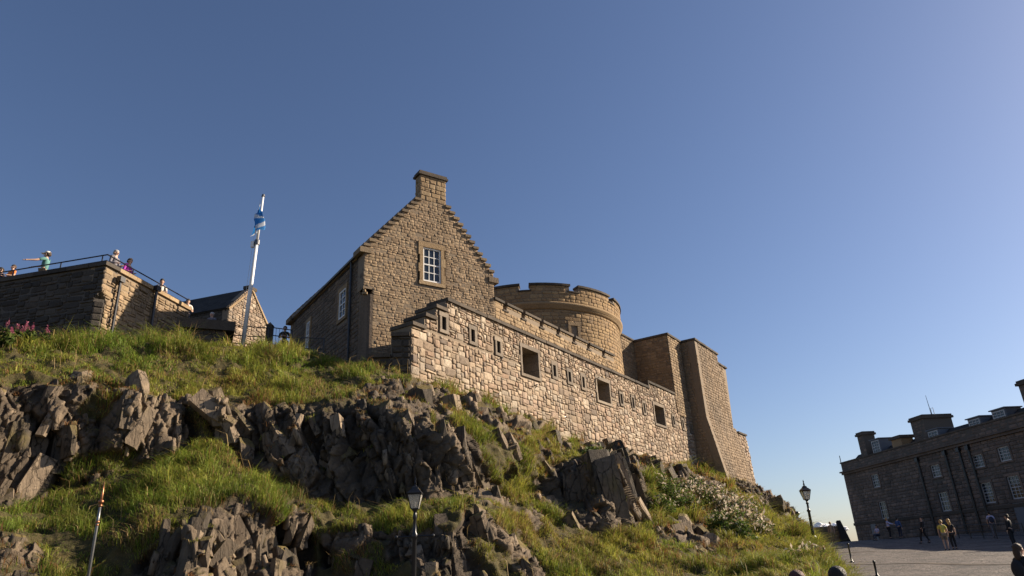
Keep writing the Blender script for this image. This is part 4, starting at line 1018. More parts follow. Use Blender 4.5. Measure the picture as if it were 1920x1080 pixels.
# fronts (vertical part and battered part)
FR = Frame(BL.p(f1_[0], 0, 0), u=LW.u, n=LW.n); wdt = FR.px(1345, 668)[0]
def skinned(p00, p10, p11, p01, mat, parent, n_ind, nm, hh=(.18, .28), ww=(.3, .7)):
    p00, p10, p11, p01 = [np.array(p, float) for p in (p00, p10, p11, p01)]
    u = (p10-p00); W_ = np.linalg.norm(u); u /= W_; v = p01-p00; H_ = np.linalg.norm(v); v /= H_; n = np.cross(u, v); n /= np.linalg.norm(n)
    if n @ (CAM-p00) < 0: n = -n
    f = Frame((0, 0), u=u, n=n); f.O = p00; f.v = v
    mb = MB().prism([p00-n*.035, p10-n*.035, p11-n*.035, p01-n*.035], -n*.5); mb.build(nm, M['mortar'], parent)
    lay_stones(parent, coursed(f, [(0, 0), (W_, 0), (W_, H_), (0, H_)], [], hh, ww, .028), mat, n_ind)
lo_ = bpoly[1]
skinned(BL.p(f2_[0], f2_[1]), BL.p(f2_[0], f2_[1], -wdt), BL.p(f1_[0], zt2-.15, -wdt), BL.p(f1_[0], zt2-.15), M['harled'], bt, 120, 'front_wall')
F2 = Frame(BL.p(f1_[0]-.08, 0, 0), u=LW.u, n=LW.n); xs = F2.px(1369, 765)[0]; xs2 = F2.px(1378, 830)[0]
skinned(BL.p(*lo_), BL.p(*lo_, -xs2-.7), BL.p(f2_[0], f2_[1], -xs), BL.p(f2_[0], f2_[1]), M['harled'], bt, 120, 'battered_base')
MB().fbox(BL, -4, f1_[0]-.55, 6, zt2-.16, -wdt, -.62).build('tower_core', M['mortar'], bt)
blocks('coping_stone', FR, -.1, wdt+.08, zt2-.15, zt2, -.5, .09, .8, M['coping'], bt)
MB().fbox(BL, -4, f1_[0]-.52, zt2-.15, zt2, -.5, .1).build('coping_stone', M['coping'], bt)
# lower shoulders on the right
x0 = wdt; x1 = F2.px(1361, 691)[0]; z1 = F2.px(1361, 689)[1]; zlo = F2.px(1370, 850)[1]
skinned(F2.p(x0, f2_[1]-.4, f2_[0]-f1_[0]), F2.p(xs, f2_[1]-.4, f2_[0]-f1_[0]), F2.p(x1, z1-.14), F2.p(x0, z1-.14), M['harled'], bt, 60, 'shoulder_wall')
MB().fbox(F2, x0, x1, 6, z1-.15, -3.5, -.52).build('shoulder_core', M['mortar'], bt)
blocks('coping_stone', F2, x0, x1+.08, z1-.14, z1, -.5, .08, .8, M['coping'], bt)
F3 = Frame(BL.p(f1_[0]+.1, 0, 0), u=LW.u, n=LW.n); x2 = F3.px(1399, 818)[0]; z2 = F3.px(1399, 815)[1]
low = thing('end_wall', 'low pale rubble wall at the foot of the buttressed tower', 'wall', F3.p(x2, 6))
pl4 = [(x1-.3, 4.5), (x2+.9, 4.5), (x2, z2-.14), (x1-.3, z2-.14)]
wall_core(F3, pl4, [], .6).build('wall_core', M['mortar'], low)
lay_stones(low, rubble(F3, pl4, [], .14, .05), M['rubble'], 80)
blocks('coping_stone', F3, x1-.3, x2+.06, z2-.14, z2, -.6, .08, .7, M['coping'], low)

# ------------------------------------------------------------------ bastion on the left
KA = at(200, 490, 29.0)
BF = Frame(KA, u=(-math.sin(R_(102.4)), -math.cos(R_(102.4)), 0), n=(-.2147, -.9767, 0))
BR = Frame(KA, 9.7); kz = float(KA[2]); brl = BR.px(357, 577)[0]; bfl = 14.0
bas = thing('stone_bastion', 'dark rubble bastion with a sunlit right side and a railing along its top', 'bastion', BF.p(3, 8.5, -1))
pf = [(.28, 8.3), (bfl, 8.3), (bfl, kz-.16), (0, kz-.16), (0, kz-1.2), (.28, kz-1.5)]
pr_ = [(.28, 8.3), (brl, 8.3), (brl, kz-.16), (0, kz-.16), (0, kz-1.2), (.28, kz-1.5)]
ins = lambda P_: [(max(a, .06), z) if a < .1 else (a+.06 if a < .3 else a, z) for a, z in P_]
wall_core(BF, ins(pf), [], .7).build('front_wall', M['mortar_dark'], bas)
lay_stones(bas, rubble(BF, pf, [], .13, .04, (2, 6), (1, 2)), M['rubble_dark'], 200)  # front face has shade put into its stone colour
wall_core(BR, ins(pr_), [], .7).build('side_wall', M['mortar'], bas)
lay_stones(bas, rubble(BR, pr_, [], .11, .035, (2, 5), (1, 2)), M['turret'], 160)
MB().quad(BF.p(.28, 8.3, -.03), BF.p(.28, kz-1.5, -.03), BR.p(.28, kz-1.5, -.03), BR.p(.28, 8.3, -.03)).build('chamfered_corner', M['mortar_dark'], bas)
lay_stones(bas, [(np.array((BF.p(.28, z)+BR.p(.28, z))/2), (BR.p(.28, 0)-BF.p(.28, 0))/np.linalg.norm(BR.p(.28, 0)-BF.p(.28, 0)), np.array([0, 0, 1.0]), (BF.n+BR.n)/np.linalg.norm(BF.n+BR.n), .38, .24, .04) for z in np.arange(8.5, kz-1.55, .26)], M['rubble_dark'], 20)
blocks('coping_stone', BF, -.06, bfl, kz-.16, kz, -.7, .06, .9, M['rubble_dark'], bas)
blocks('coping_stone', BR, .72, brl+.05, kz-.16, kz, -.7, .06, .9, M['ashlar'], bas)
MB().fbox(BR, .75, brl, 8.3, kz-1.0, -9, -.72).build('walkway', M['mortar_dark'], bas)
for (x0, y0), (x1, y1) in (((221, 526), (197, 628)), ((289, 543), (282, 592))):
    a0, z0 = BR.px(x0, y0); a1, z1 = BR.px(x1, y1); a1 = a0
    dp = MB().tube([BR.p(a0, z0, .0), BR.p(a0, z0-.05, .13), BR.p(a0, z0-.3, .13), BR.p(a0, z1-.5, .13)], .055, 8).build('downpipe', M['iron'], bas)
    MB().box(BR.p(a0, z0+.02, .14), (.26, .2, .22), (BR.u, BR.n, BR.v)).build('hopper_head', M['iron'], dp)
rail = thing('railing', 'black two-rail handrail fixed along the top of the bastion', 'railing', (KA[0], KA[1], kz))
tp = kz+.36; lw_ = kz+.10
for z, nm in ((tp, 'top_rail'), (lw_, 'lower_rail')):
    MB().tube([BF.p(bfl, z, -.12), BF.p(.6, z, -.12), BF.p(.12, z, -.12), BR.p(.12, z, -.12), BR.p(.7, z, -.12), BR.p(brl, z, -.12)], .026, 6).build(nm, M['iron'], rail)
for s_ in (.35, 2.3, 4.6, 7.0, 9.5): MB().tube([BF.p(s_, kz, -.12), BF.p(s_, tp, -.12)], .024, 6).build('post', M['iron'], rail)
for s_ in (1.6, 3.6, 5.6, 7.6, 9.4):
    if s_ < brl: MB().tube([BR.p(s_, kz, -.12), BR.p(s_, tp, -.12)], .024, 6).build('post', M['iron'], rail)
a0 = BF.px(148, 492)[0]; a1 = BF.px(100, 500)[0]
ib = thing('information_board', 'dark slanted visitor board mounted on the bastion parapet', 'sign', BF.p((a0+a1)/2, kz, -.4))
MB().hexa([BF.p(a0, kz+.02, -.15), BF.p(a1, kz+.02, -.15), BF.p(a1, kz+.2, -.6), BF.p(a0, kz+.2, -.6), BF.p(a0, kz+.07, -.15), BF.p(a1, kz+.07, -.15), BF.p(a1, kz+.25, -.6), BF.p(a0, kz+.25, -.6)]).build('panel', M['iron'], ib)
for s_ in (a0+.15, a1-.15): MB().tube([BF.p(s_, kz-.6, -.72), BF.p(s_, kz+.18, -.5)], .03, 6).build('leg', M['iron'], ib)

# ------------------------------------------------------------------ gatehouse, stone hut and railings on the terrace
def tz(x, y):                                   # height of the crag sheet near a place
    k = np.argmin((P1[:, 0]-x)**2+(P1[:, 1]-y)**2); return float(P1[k, 2])
HG = at(430, 575, 46.0); GH = Frame(HG, 17.0)
gw = GH.px(503, 612)[0]; ga_z = GH.px(479, 546)[1]; ez = float(HG[2])
gh = thing('gatehouse', 'small stone building with sunlit gable and dark slate roof behind the flagpole', 'building', GH.p(gw/2, 9.5, -3))
gp = [(0, 9), (gw, 9), (gw, ez), (gw/2+.25, ga_z), (gw/2-.25, ga_z), (0, ez)]
wall_core(GH, gp, [], .5).build('gable_wall', M['mortar'], gh)
lay_stones(gh, rubble(GH, gp, [], .13, .04, (1, 4), (1, 2)), M['rubble'], 120)
G2 = Frame(HG, u=-GH.n, n=-GH.u); gl = 11.0
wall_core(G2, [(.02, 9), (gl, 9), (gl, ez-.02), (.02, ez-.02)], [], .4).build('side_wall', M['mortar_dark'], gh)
lay_stones(gh, coursed(G2, [(.05, 9), (gl, 9), (gl, ez-.05), (.05, ez-.05)], [], (.2, .3), (.3, .6), .03), M['rubble_dark'], 20)  # side away from the sun gets the shade-darkened stone
for s_ in (0, 1):
    e0 = GH.p(-.12 if s_ == 0 else gw+.12, ez-.08, -.1); r0 = GH.p(gw/2, ga_z+.02, -.1); up = r0-e0; Lr = np.linalg.norm(up); up /= Lr; al = -GH.n; nn = np.cross(al, up); nn *= np.sign(nn[2])
    MB().prism([e0, r0, r0-nn*.12, e0-nn*.12], al*gl).build('roof', M['slate'], gh)
    mbs = MB()
    for j in range(9):
        x = 0.0
        while x < gl-.05:
            w_ = min(random.uniform(.25, .4), gl-x); mbs.box(e0+up*(Lr*(j+.55)/9)+al*(x+w_/2)+nn*.03, (w_-.01, Lr/9*1.2, .018), (al, up+nn*.05, nn)); x += w_
    mbs.build('slate_courses', M['slate'], gh, False, 'stuff')
    MB().prism([GH.p(-.1 if s_ == 0 else gw+.1, ez-.1, .06), GH.p(gw/2, ga_z+.03, .06), GH.p(gw/2, ga_z-.1, .06), GH.p(.02 if s_ == 0 else gw-.02, ez-.2, .06)], -GH.n*.3).build('skew', M['ashlar'], gh)
MB().fbox(GH, gw/2-.42, gw/2+.42, ga_z-.06, ga_z+.16, -.42, .08).build('apex_stone', M['coping'], gh)
h0 = at(362, 594, 31); h1 = at(440, 605, 31); HU = Frame(h0, u=(h1-h0)*[1, 1, 0]/np.linalg.norm((h1-h0)[:2]), n=(0, -1, 0)); HU.n = np.array([HU.u[1], -HU.u[0], 0])
hl = HU.px(441, 610)[0]; hz0 = float(h1[2])
hut = thing('stone_hut', 'low dark stone shelter with a thick overhanging flat roof slab', 'shelter', HU.p(hl/2, 9.5, -.8))
MB().fbox(HU, -.6, hl, hz0-.42, hz0, -1.6, .15).build('roof_slab', M['coping'], hut)
hp = [(-.5, 9), (hl-.35, 9), (hl-.35, hz0-.42), (-.5, hz0-.42)]
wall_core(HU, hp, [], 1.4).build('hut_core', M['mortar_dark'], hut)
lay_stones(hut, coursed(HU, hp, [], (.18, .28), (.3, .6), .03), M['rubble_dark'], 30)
p0 = at(503, 652, 32.5); p1 = at(504.5, 609, 32.5)
pier = thing('gate_pier', 'slim dark stone gatepost with pointed top beside the small gatehouse', 'gatepost', (p0[0], p0[1], p0[2]-.3))
MB().box((p0[0], p0[1], (p0[2]+p1[2])/2-.25), (.26, .26, p1[2]-p0[2]+.35)).build('shaft', M['coping'], pier)
MB().lathe((p0[0], p0[1], p1[2]-.076), [(.21, 0), (.21, .05), (.1, .12), (.02, .2)], 4).build('cap', M['coping'], pier)
def railing(label, pts, hts, name='railing', bal=.13, posts=True):
    b0 = pts[0]; th_ = thing(name, label, 'railing', b0)
    L_ = np.linalg.norm(pts[1]-b0); d_ = (pts[1]-b0)/L_
    for h_ in hts: MB().tube([b0+[0, 0, h_], pts[1]+[0, 0, h_]], .024, 6).build('rail', M['iron'], th_)
    n = max(1, int(round(L_/1.5)))
    for k in range(n+1): MB().tube([b0+d_*L_*k/n-[0, 0, .4], b0+d_*L_*k/n+[0, 0, hts[-1]+.03]], .035, 6).build('post', M['iron'], th_)
    if bal:
        for k in range(1, int(L_/bal)): MB().tube([b0+d_*bal*k+[0, 0, hts[0]], b0+d_*bal*k+[0, 0, hts[-1]]], .009, 4).build('baluster', M['iron'], th_)
    return th_
ra = at(430, 648, 32.0); rb = at(501, 652, 32.3)
railing('black railing across the front of the small gatehouse', (ra, rb), (.12, .5, .95), bal=0)
ra = at(509, 652, 32.5); rb = at(545, 656, 32.9)
railing('short black railing between the gatepost and the standing onlooker', (ra, rb), (.15, .6, .98), bal=.16)
ra = at(556, 657, 31.8); rb = at(606, 660, 30.2)
railing('low black railing in the shadow along the house wall', (ra, rb), (.12, .62), bal=0)

# ------------------------------------------------------------------ flagpole and flag
fb = at(455, 647, 32.0); ft = at(494, 365, 32.0+.25); fd = (ft-fb)/np.linalg.norm(ft-fb); fl = np.linalg.norm(ft-fb)
fp_ = thing('flagpole', 'tall white flagpole on the grassy terrace, its lower half in shadow', 'flagpole', (fb[0], fb[1], fb[2]-.3))
MB().tube([fb-fd*.4, fb+fd*fl*.40, fb+fd*fl*.66], [.095, .088, .08], 12).build('lower_mast', M['polewhite'], fp_, True)
MB().tube([fb+fd*fl*.655, fb+fd*fl*.985], [.066, .05], 12).build('upper_mast', M['polewhite'], fp_, True)
MB().tube([fb+fd*fl*.645, fb+fd*fl*.675], [.13, .12], 12).build('collar', M['steel'], fp_)
MB().box(fb+fd*fl*.645+np.array([-.17, -.04, 0]), (.14, .16, .3)).build('cleat_box', M['polewhite'], fp_)
MB().tube([fb+fd*fl*.985, fb+fd*fl], [.085, .07], 10).build('truck', M['steel'], fp_)
MB().tube([fb+fd*fl*.97+[-.1, -.05, 0], fb+fd*fl*.65+[-.16, -.06, 0], fb+fd*fl*.12+[-.16, -.06, 0]], .008, 4).build('halyard', M['white_dull'], fp_)
nu_, nv_ = 60, 36; V = []; Cc = []
top_ = fb+fd*fl*.93+np.array([-.06, -.07, 0])
for i in range(nu_):
    s_ = i/(nu_-1)
    for j in range(nv_):
        t_ = j/(nv_-1)
        droop = s_**.8*(.75+.1*math.sin(9*t_)); spread = .12+.88*min(1, t_*.8+s_*.5)
        x = (-.42*math.sin(s_*7.3)*(.35+.65*s_) + .16*math.sin(s_*19+t_*3)*s_)*spread*1.0
        y = (-.16*math.cos(s_*9.0)*s_-.1*math.sin(s_*15+t_*2))*spread-.05*s_
        p = top_-fd*(t_*1.05+droop*.85)+np.array([x, y, 0]); V.append(p)
        f_ = abs(s_-t_) < .085 or abs(s_-(1-t_)) < .085
        Cc.append((.72, .74, .76, 1) if f_ else (.03, .22, .55, 1))
F_ = [(i*nv_+j, (i+1)*nv_+j, (i+1)*nv_+j+1, i*nv_+j+1) for i in range(nu_-1) for j in range(nv_-1)]
mt, t, N, L, b = nodes('flag_cloth'); at_ = N.new('ShaderNodeAttribute'); at_.attribute_name = 'print'; L.new(at_.outputs['Color'], b.inputs['Base Color']); b.inputs['Roughness'].default_value = .8
tr = N.new('ShaderNodeBsdfTranslucent'); ms = N.new('ShaderNodeMixShader'); ms.inputs[0].default_value = .35; L.new(at_.outputs['Color'], tr.inputs[0]); L.new(b.outputs[0], ms.inputs[1]); L.new(tr.outputs[0], ms.inputs[2]); L.new(ms.outputs[0], N['Material Output'].inputs['Surface'])
o3 = V[0]; me = mesh_np('flag', [v-o3 for v in V], F_, mt, True); ca = me.attributes.new('print', 'FLOAT_COLOR', 'POINT'); ca.data.foreach_set('color', np.array(Cc, dtype=np.float32).ravel())
fo = link('flag', me); fo.location = tuple(o3); setp(fo, 'limp blue flag with a white diagonal cross hanging from the white flagpole', 'flag')

# ------------------------------------------------------------------ dark barrack building across the plaza
XB = 46.0; BYAW = -6.0; FBk = Frame((52.0, 0), u=(-math.sin(R_(BYAW)), -math.cos(R_(BYAW)), 0), n=(-math.cos(R_(BYAW)), math.sin(R_(BYAW)), 0))
uF, zF = FBk.px(1611, 1012); uFar = FBk.px(1590, 930)[0]; uNear = -36.0
zCor = float(np.mean([FBk.px(1583, 889)[1], FBk.px(1700, 853)[1]])); zTop = FBk.px(1582, 866)[1]
bar = thing('barrack_building', 'large dark stone barrack block with white sash windows, dormers and chimneys', 'building', FBk.p((uFar+uNear)/2, 0, -7))
wins = []
for x0, x1, y0, y1, nz_ in ((1633,1650,889,914,4), (1746,1763,871,895,4), (1825,1842,852,877,4), (1872,1893,837,865,4),
    (1646,1667,940,973,4), (1760,1782,922,959,4), (1841,1863,904,944,6), (1890,1917,891,936,6)):
    m_ = ((x0+x1)/2, (y0+y1)/2); u_, z_m = FBk.px(*m_); zt_ = FBk.px(m_[0]-2, y0)[1]; zb_ = FBk.px(m_[0]+2, y1)[1]
    wd2 = (FBk.px(x1-3, m_[1])[0]-FBk.px(x0+3, m_[1])[0])
    wins.append((u_-wd2/2, u_+wd2/2, zb_, zt_, nz_))
rows_z = [(wins[0][2], wins[0][3]), (wins[4][2], wins[4][3])]
wW = 1.3*np.mean([w_[1]-w_[0] for w_ in wins])
wins = [((a+b_)/2-wW/2, (a+b_)/2+wW/2, c, d_, n_) for a, b_, c, d_, n_ in wins]
u_l = max(w_[1] for w_ in wins)
k = 0
for uu in np.arange(u_l+4.2, uNear-2, 4.6): wins += [(uu, uu+wW, rows_z[0][0], rows_z[0][1], 4), (uu, uu+wW, wins[7][2], wins[7][3], 6)]
holes = [(a-.2, b_+.2, c-.15, d_+.22, .35) for a, b_, c, d_, n_ in wins]
poly = [(uFar, -4), (uNear, -4), (uNear, zCor-.3), (uFar, zCor-.3)]
wall_core(FBk, poly, holes, .7).build('front_wall', M['mortar_dark'], bar)
lay_stones(bar, coursed(FBk, [(uFar, -.5), (uNear, -.5), (uNear, zCor-.3), (uFar, zCor-.3)], holes, (.32, .45), (.5, 1.3), .04, .025), M['barrack'], 160, px_min=7)
for a, b_, c, d_, n_ in wins:
    MB().fbox(FBk, a-.2, b_+.2, d_, d_+.22, -.4, .04).build('lintel', M['barrack'], bar); MB().fbox(FBk, a-.22, b_+.22, c-.15, c, -.4, .08).build('sill', M['barrack'], bar)
    for q_ in ((a-.2, a), (b_, b_+.2)): MB().fbox(FBk, *q_, c+.004, d_-.004, -.4, .035).build('jamb_stone', M['barrack'], bar)
    sash(FBk, a, b_, c, d_, -.14, 3, n_, bar, M['grey_white'], False, .045, .10)
MB().fbox(FBk, uFar+.1, uNear-.1, -4, zCor-.35, -13, -.72).build('building_core', M['mortar_dark'], bar)
MB().fbox(FBk, uFar, uNear, zCor-.3, zCor-.05, -.7, .22).build('cornice', M['barrack'], bar)
MB().fbox(FBk, uFar-.1, uNear, zCor-.046, zCor+.12, -.7, .42).build('cornice_top', M['barrack'], bar)
MB().fbox(FBk, uFar+.02, uNear, zCor+.122, zTop-.16, -.6, .02).build('parapet', M['mortar_dark'], bar)
lay_stones(bar, coursed(FBk, [(uFar+.02, zCor+.13), (uNear, zCor+.13), (uNear, zTop-.165), (uFar+.02, zTop-.165)], [], (.3, .42), (.6, 1.4), .07, .025), M['barrack'], 0)
MB().fbox(FBk, uFar-.05, uNear, zTop-.157, zTop, -.66, .12).build('parapet_cap', M['coping'], bar)
zs = FBk.px(1700, 972)[1]; MB().fbox(FBk, uFar-.03, uNear, zs-.15, zs+.15, -.3, .1).build('string_course', M['coping'], bar)
# mansard roof, dormers, stacks
rz = zTop+.8
MB().prism([FBk.p(uFar+.8, zTop-.5, -.7), FBk.p(uFar+.8, rz, -2.2), FBk.p(uFar+.8, rz+.5, -6.8), FBk.p(uFar+.8, rz, -11.4), FBk.p(uFar+.8, zTop-.5, -12.9)], FBk.u*(uNear-uFar-.9)).build('roof', M['slate'], bar)
for (x0, x1, y0, y1) in ((1635,1650,826,850), (1743,1759,808,832), (1819,1837,786,808), (1864,1884,770,794)):
    fr_ = Frame(FBk.p(0, 0, -.9), u=FBk.u, n=FBk.n); m_ = ((x0+x1)/2, (y0+y1)/2); u_, z_m = fr_.px(*m_); zt_ = fr_.px(m_[0]-1.5, y0)[1]; zb_ = fr_.px(m_[0]+1.5, y1)[1]; hw2 = .78
    dm = MB().fbox(fr_, u_-hw2-.12, u_+hw2+.12, zb_-.3, zt_+.12, -1.7, -.06).build('dormer', M['lead'], bar)
    MB().fbox(fr_, u_-hw2-.25, u_+hw2+.25, zt_+.122, zt_+.22, -1.8, .12).build('dormer_roof', M['lead'], dm)
    sash(fr_, u_-hw2, u_+hw2, zb_, zt_, -.02, 3, 4, bar, M['grey_white'], False, .05, .1)
def stack(label_px, x0, x1, y0, y1, depth, c_off, pots):
    fr_ = Frame(FBk.p(0, 0, c_off), u=FBk.u, n=FBk.n); ua = fr_.px(x0, (y0+y1)/2)[0]; ub = fr_.px(x1, (y0+y1)/2)[0]; zt_ = fr_.px((x0+x1)/2, y0)[1]; zb_ = zTop-.6
    ch = MB().fbox(fr_, ua, ub, zb_, zt_-.45, -depth, 0).build('chimney', M['mortar_dark'], bar)
    st_ = coursed(fr_, [(ua, zb_), (ub, zb_), (ub, zt_-.46), (ua, zt_-.46)], [], (.28, .4), (.4, .9), .035)
    FL_ = Frame(fr_.p(ua, 0, 0), u=-fr_.n, n=-fr_.u); st_ += coursed(FL_, [(.02, zb_), (depth, zb_), (depth, zt_-.46), (.02, zt_-.46)], [], (.28, .4), (.4, .9), .035)
    lay_stones(ch, st_, M['barrack'], 0)
    MB().fbox(fr_, ua-.18, ub+.18, zt_-.45, zt_-.2, -depth-.18, .18).build('chimney_cornice', M['coping'], ch); MB().fbox(fr_, ua-.08, ub+.08, zt_-.197, zt_, -depth-.08, .08).build('chimney_cap', M['coping'], ch)
    for k in range(pots): MB().lathe(fr_.p(ua+(ub-ua)*(k+.7)/(pots+.4), zt_, -depth/2), [(.17, 0), (.15, .05), (.13, .3), (.17, .33), (.15, .4)], 8).build('chimney_pot', M['coping'], ch)
    return ua, ub, zt_
stack('', 1610, 1622, 809, 855, 1.5, -1.0, 0)
s2 = stack('', 1710, 1736, 779, 830, 3.4, -1.6, 0)
stack('', 1916, 1940, 708, 780, 2.6, -2.0, 2)
fr_ = Frame(FBk.p(0, 0, -.3), u=FBk.u, n=FBk.n); ua, z0_ = fr_.px(1668, 838); ub, z1_ = fr_.px(1682, 820); z1_ = fr_.px(1690, 813)[1]
sd = MB().fbox(fr_, ua, ub, zTop-.2, z1_-.35, -1.9, -.4).build('roof_turret', M['ashlar'], bar); MB().fbox(fr_, ua-.2, ub+.2, z1_-.35, z1_, -2.05, -.2).build('turret_cap', M['coping'], sd)
for x, y0, y1 in ((1782, 728, 778),):
    fr_ = Frame(FBk.p(0, 0, -3.0), u=FBk.u, n=FBk.n); u_ = s2[1]-.35; zt_ = fr_.px(1771, 728)[1]
    MB().tube([fr_.p(u_, s2[2]-.1, 0), fr_.p(u_-.1, zt_, 0)], [.045, .02], 5).build('aerial', M['steel'], bar)
    MB().tube([fr_.p(u_+.1, s2[2]-.1, 0), fr_.p(u_+.1, s2[2]+.7, 0), fr_.p(u_+.5, s2[2]+.7, 0), fr_.p(u_+.5, s2[2]-.1, 0)], .03, 5).build('roof_ladder', M['steel'], bar)
MB().tube([FBk.p(uFar+.1, zTop, 0), FBk.p(uFar+.1, zTop+.9, 0)], .05, 5).build('lightning_rod', M['iron'], bar)
for x in (1733, 1789, 1817, 1836):
    u_ = FBk.px(x, 905)[0]; dp = MB().tube([FBk.p(u_, zCor-.3, .14), FBk.p(u_, -.5, .14)], .11, 8).build('downpipe', M['iron'], bar)
    MB().fbox(FBk, u_-.22, u_+.22, zCor-.8, zCor-.4, .02, .32).build('hopper_head', M['iron'], dp)
for x, y, w_, h_ in ((1641, 1000, 1.1, 2.6), (1916, 968, 1.2, 2.6)):
    u_, z_m = FBk.px(x, y); dr = MB().fbox(FBk, u_-w_/2, u_+w_/2, z_m-1.6, z_m+1.2, -.02, .03).build('door', M['lead'], bar); MB().fbox(FBk, u_-w_/2-.25, u_+w_/2+.25, z_m+1.203, z_m+1.5, -.02, .09).build('door_lintel', M['barrack'], dr)

# low far building, cloud
q0 = at(1478, 992, 82); q1 = at(1570, 984, 82); FH = Frame(q0, u=(q1-q0)*[1, 1, 0]/np.linalg.norm((q1-q0)[:2]), n=(0, -1, 0)); FH.n = np.array([FH.u[1], -FH.u[0], 0])
fl_ = FH.px(1570, 984)[0]; fz = float(np.mean([FH.px(1500, 991)[1], FH.px(1560, 986)[1]])); fe = FH.px(1592, 1013)
fh = thing('far_hut', 'low brown stone building with a sloping end wall beyond the crest of the plaza', 'building', FH.p(fl_/2, 0, -2))
wall_core(FH, [(-6, -2), (fl_, -2), (fl_, fz), (-6, fz)], [], 4).build('wall_core', M['mortar'], fh)
lay_stones(fh, coursed(FH, [(-6, 0), (fl_, 0), (fl_, fz), (-6, fz)], [], (.3, .42), (.5, 1.1), .04), M['turret'], 0)
MB().prism([FH.p(fl_, -2, -3.5), FH.p(fl_+2.2, -2, -3.5), FH.p(fl_+.35, fz+.5, -3.5), FH.p(fl_, fz+.5, -3.5)], FH.n*4).build('end_wall', M['slate'], fh)
mt, t, N, L, b = nodes('cloud'); b.inputs['Base Color'].default_value = (.9, .9, .92, 1); b.inputs['Roughness'].default_value = 1
b.inputs['Subsurface Weight'].default_value = 0
mb = MB(); cc0 = at(1530, 992, 2200)
for k in range(150):
    x = random.uniform(-1, 1); mb.ball(cc0+np.array([x*62+14, random.uniform(-30, 30), (1-x*x)*random.uniform(-4, 19)*(1 if x > -.2 else .55)-6]), (random.uniform(5, 12), 12, random.uniform(3, 6.5)), 12, 8)
mb.build('cloud', mt, None, True, 'structure')

# ------------------------------------------------------------------ street furniture
def lantern_post(name, label, foot, lean, H_, ladder=True, hd=.9, q=1.0):
    f_ = np.array(foot, float); L_ = np.array(lean, float); L_ /= np.linalg.norm(L_)
    t_ = thing(name, label, 'street lamp', (f_[0], f_[1], f_[2]))
    lz = H_-hd                                  # lantern starts here
    MB().lathe(f_, [(r*q, h_) for r, h_ in [(.16, -.3), (.16, .12), (.13, .16), (.115, .5), (.13, .54), (.09, .62)]], 8, L_).build('base', M['iron'], t_)
    MB().lathe(f_+L_*.6, [(r*q, h_) for r, h_ in [(.085, 0), (.07, .25), (.058, lz-1.1), (.085, lz-1.07), (.085, lz-1.01), (.05, lz-.97), (.045, lz-.75), (.07, lz-.72), (.05, lz-.66), (.04, lz-.6)]], 10, L_).build('post', M['iron'], t_, True)
    if ladder:
        c = f_+L_*(lz-.45); MB().tube([c-[.34, 0, 0], c+[.34, 0, 0]], .02, 6).ball(c-[.34, 0, 0], .035).ball(c+[.34, 0, 0], .035).build('ladder_bar', M['iron'], t_)
    b_ = f_+L_*lz; x = np.cross(L_, [0, 1, 0]); x /= np.linalg.norm(x); y = np.cross(L_, x)
    def sq(r, h_): return [b_+L_*h_+(x*sx+y*sy)*r*q for sx, sy in ((-1, -1), (1, -1), (1, 1), (-1, 1))]
    lo, hi = sq(.10, .06*q), sq(.19, .46*q)
    fr_ = MB()
    for k in range(4): fr_.tube([lo[k], hi[k]], .014*q, 5); fr_.tube([lo[k], lo[(k+1) % 4]], .014*q, 5); fr_.tube([hi[k], hi[(k+1) % 4]], .018*q, 5)
    fr_.tube([b_-L_*.02, b_+L_*.06*q], [.045*q, .1*q], 8)
    ln = fr_.build('lantern', M['iron'], t_)
    for k in range(4):
        a, b2, c, d_ = lo[k], lo[(k+1) % 4], hi[(k+1) % 4], hi[k]; cen = (a+b2+c+d_)/4; o_ = b_+L_*.26*q; q_ = [p+(o_-cen)*.03+(cen-p)*.04 for p in (a, b2, c, d_)]
        nn = np.cross(q_[1]-q_[0], q_[3]-q_[0]); nn /= np.linalg.norm(nn)
        MB().prism(q_, nn*.004).build('lantern_pane', M['lampglass'], ln)
    MB().tube_prof(b_, L_, [(r*q, h_*q) for r, h_ in [(.285, .47), (.30, .49), (.16, .60), (.13, .605), (.12, .66), (.05, .70), (.03, .74), (.055, .77), (.03, .80), (.02, .86), (.035, .88), (.004, .98)]], 4).build('lantern_roof', M['iron'], ln)
    MB().lathe(b_+L_*.07*q, [(.03*q, 0), (.03*q, .12*q), (.012*q, .2*q)], 6, L_).build('burner', M['white_dull'], ln)
    return t_
t0 = at(775, 896, 13.8); g0 = at(771, 1165, 13.8); hz_ = np.array([0, 0, 1.0])
lantern_post('street_lamp', 'black lamp post with a dusty lantern standing in front of the dark cliff', (t0[0]-.0, t0[1], 0.0), (t0[0]-g0[0], t0[1]-g0[1]+.0, t0[2]-g0[2]), t0[2]+.05, True, .66, .66)
q0 = at(1530, 1031, 37.0); q1 = at(1505, 897, 37.0)
lantern_post('street_lamp', 'black lamp post with a clear lantern against the sky beside the grassy slope', q0, q1-q0, np.linalg.norm(q1-q0), False, 1.04, 1.0)
p0 = at(164, 1090, 13.4); p1 = at(196, 902, 13.4); pd = (p1-p0)/np.linalg.norm(p1-p0); pl_len = np.linalg.norm(p1-p0)
gp = p0-pd*(p0[2]/pd[2]); tpole = thing('slender_pole', 'slender grey pole with copper collars and a pointed copper tip before the left rocks', 'pole', (gp[0], gp[1], gp[2]-.1))
T_ = lambda px_y: p0+pd*pl_len*(1090-px_y)/188.0
MB().tube([gp, T_(980), T_(948)], [.026, .022, .019], 8).build('shaft', M['steel'], tpole, True)
MB().tube([T_(950), T_(928), T_(902)], [.022, .019, .004], 8).build('tip', M['copper'], tpole, True)
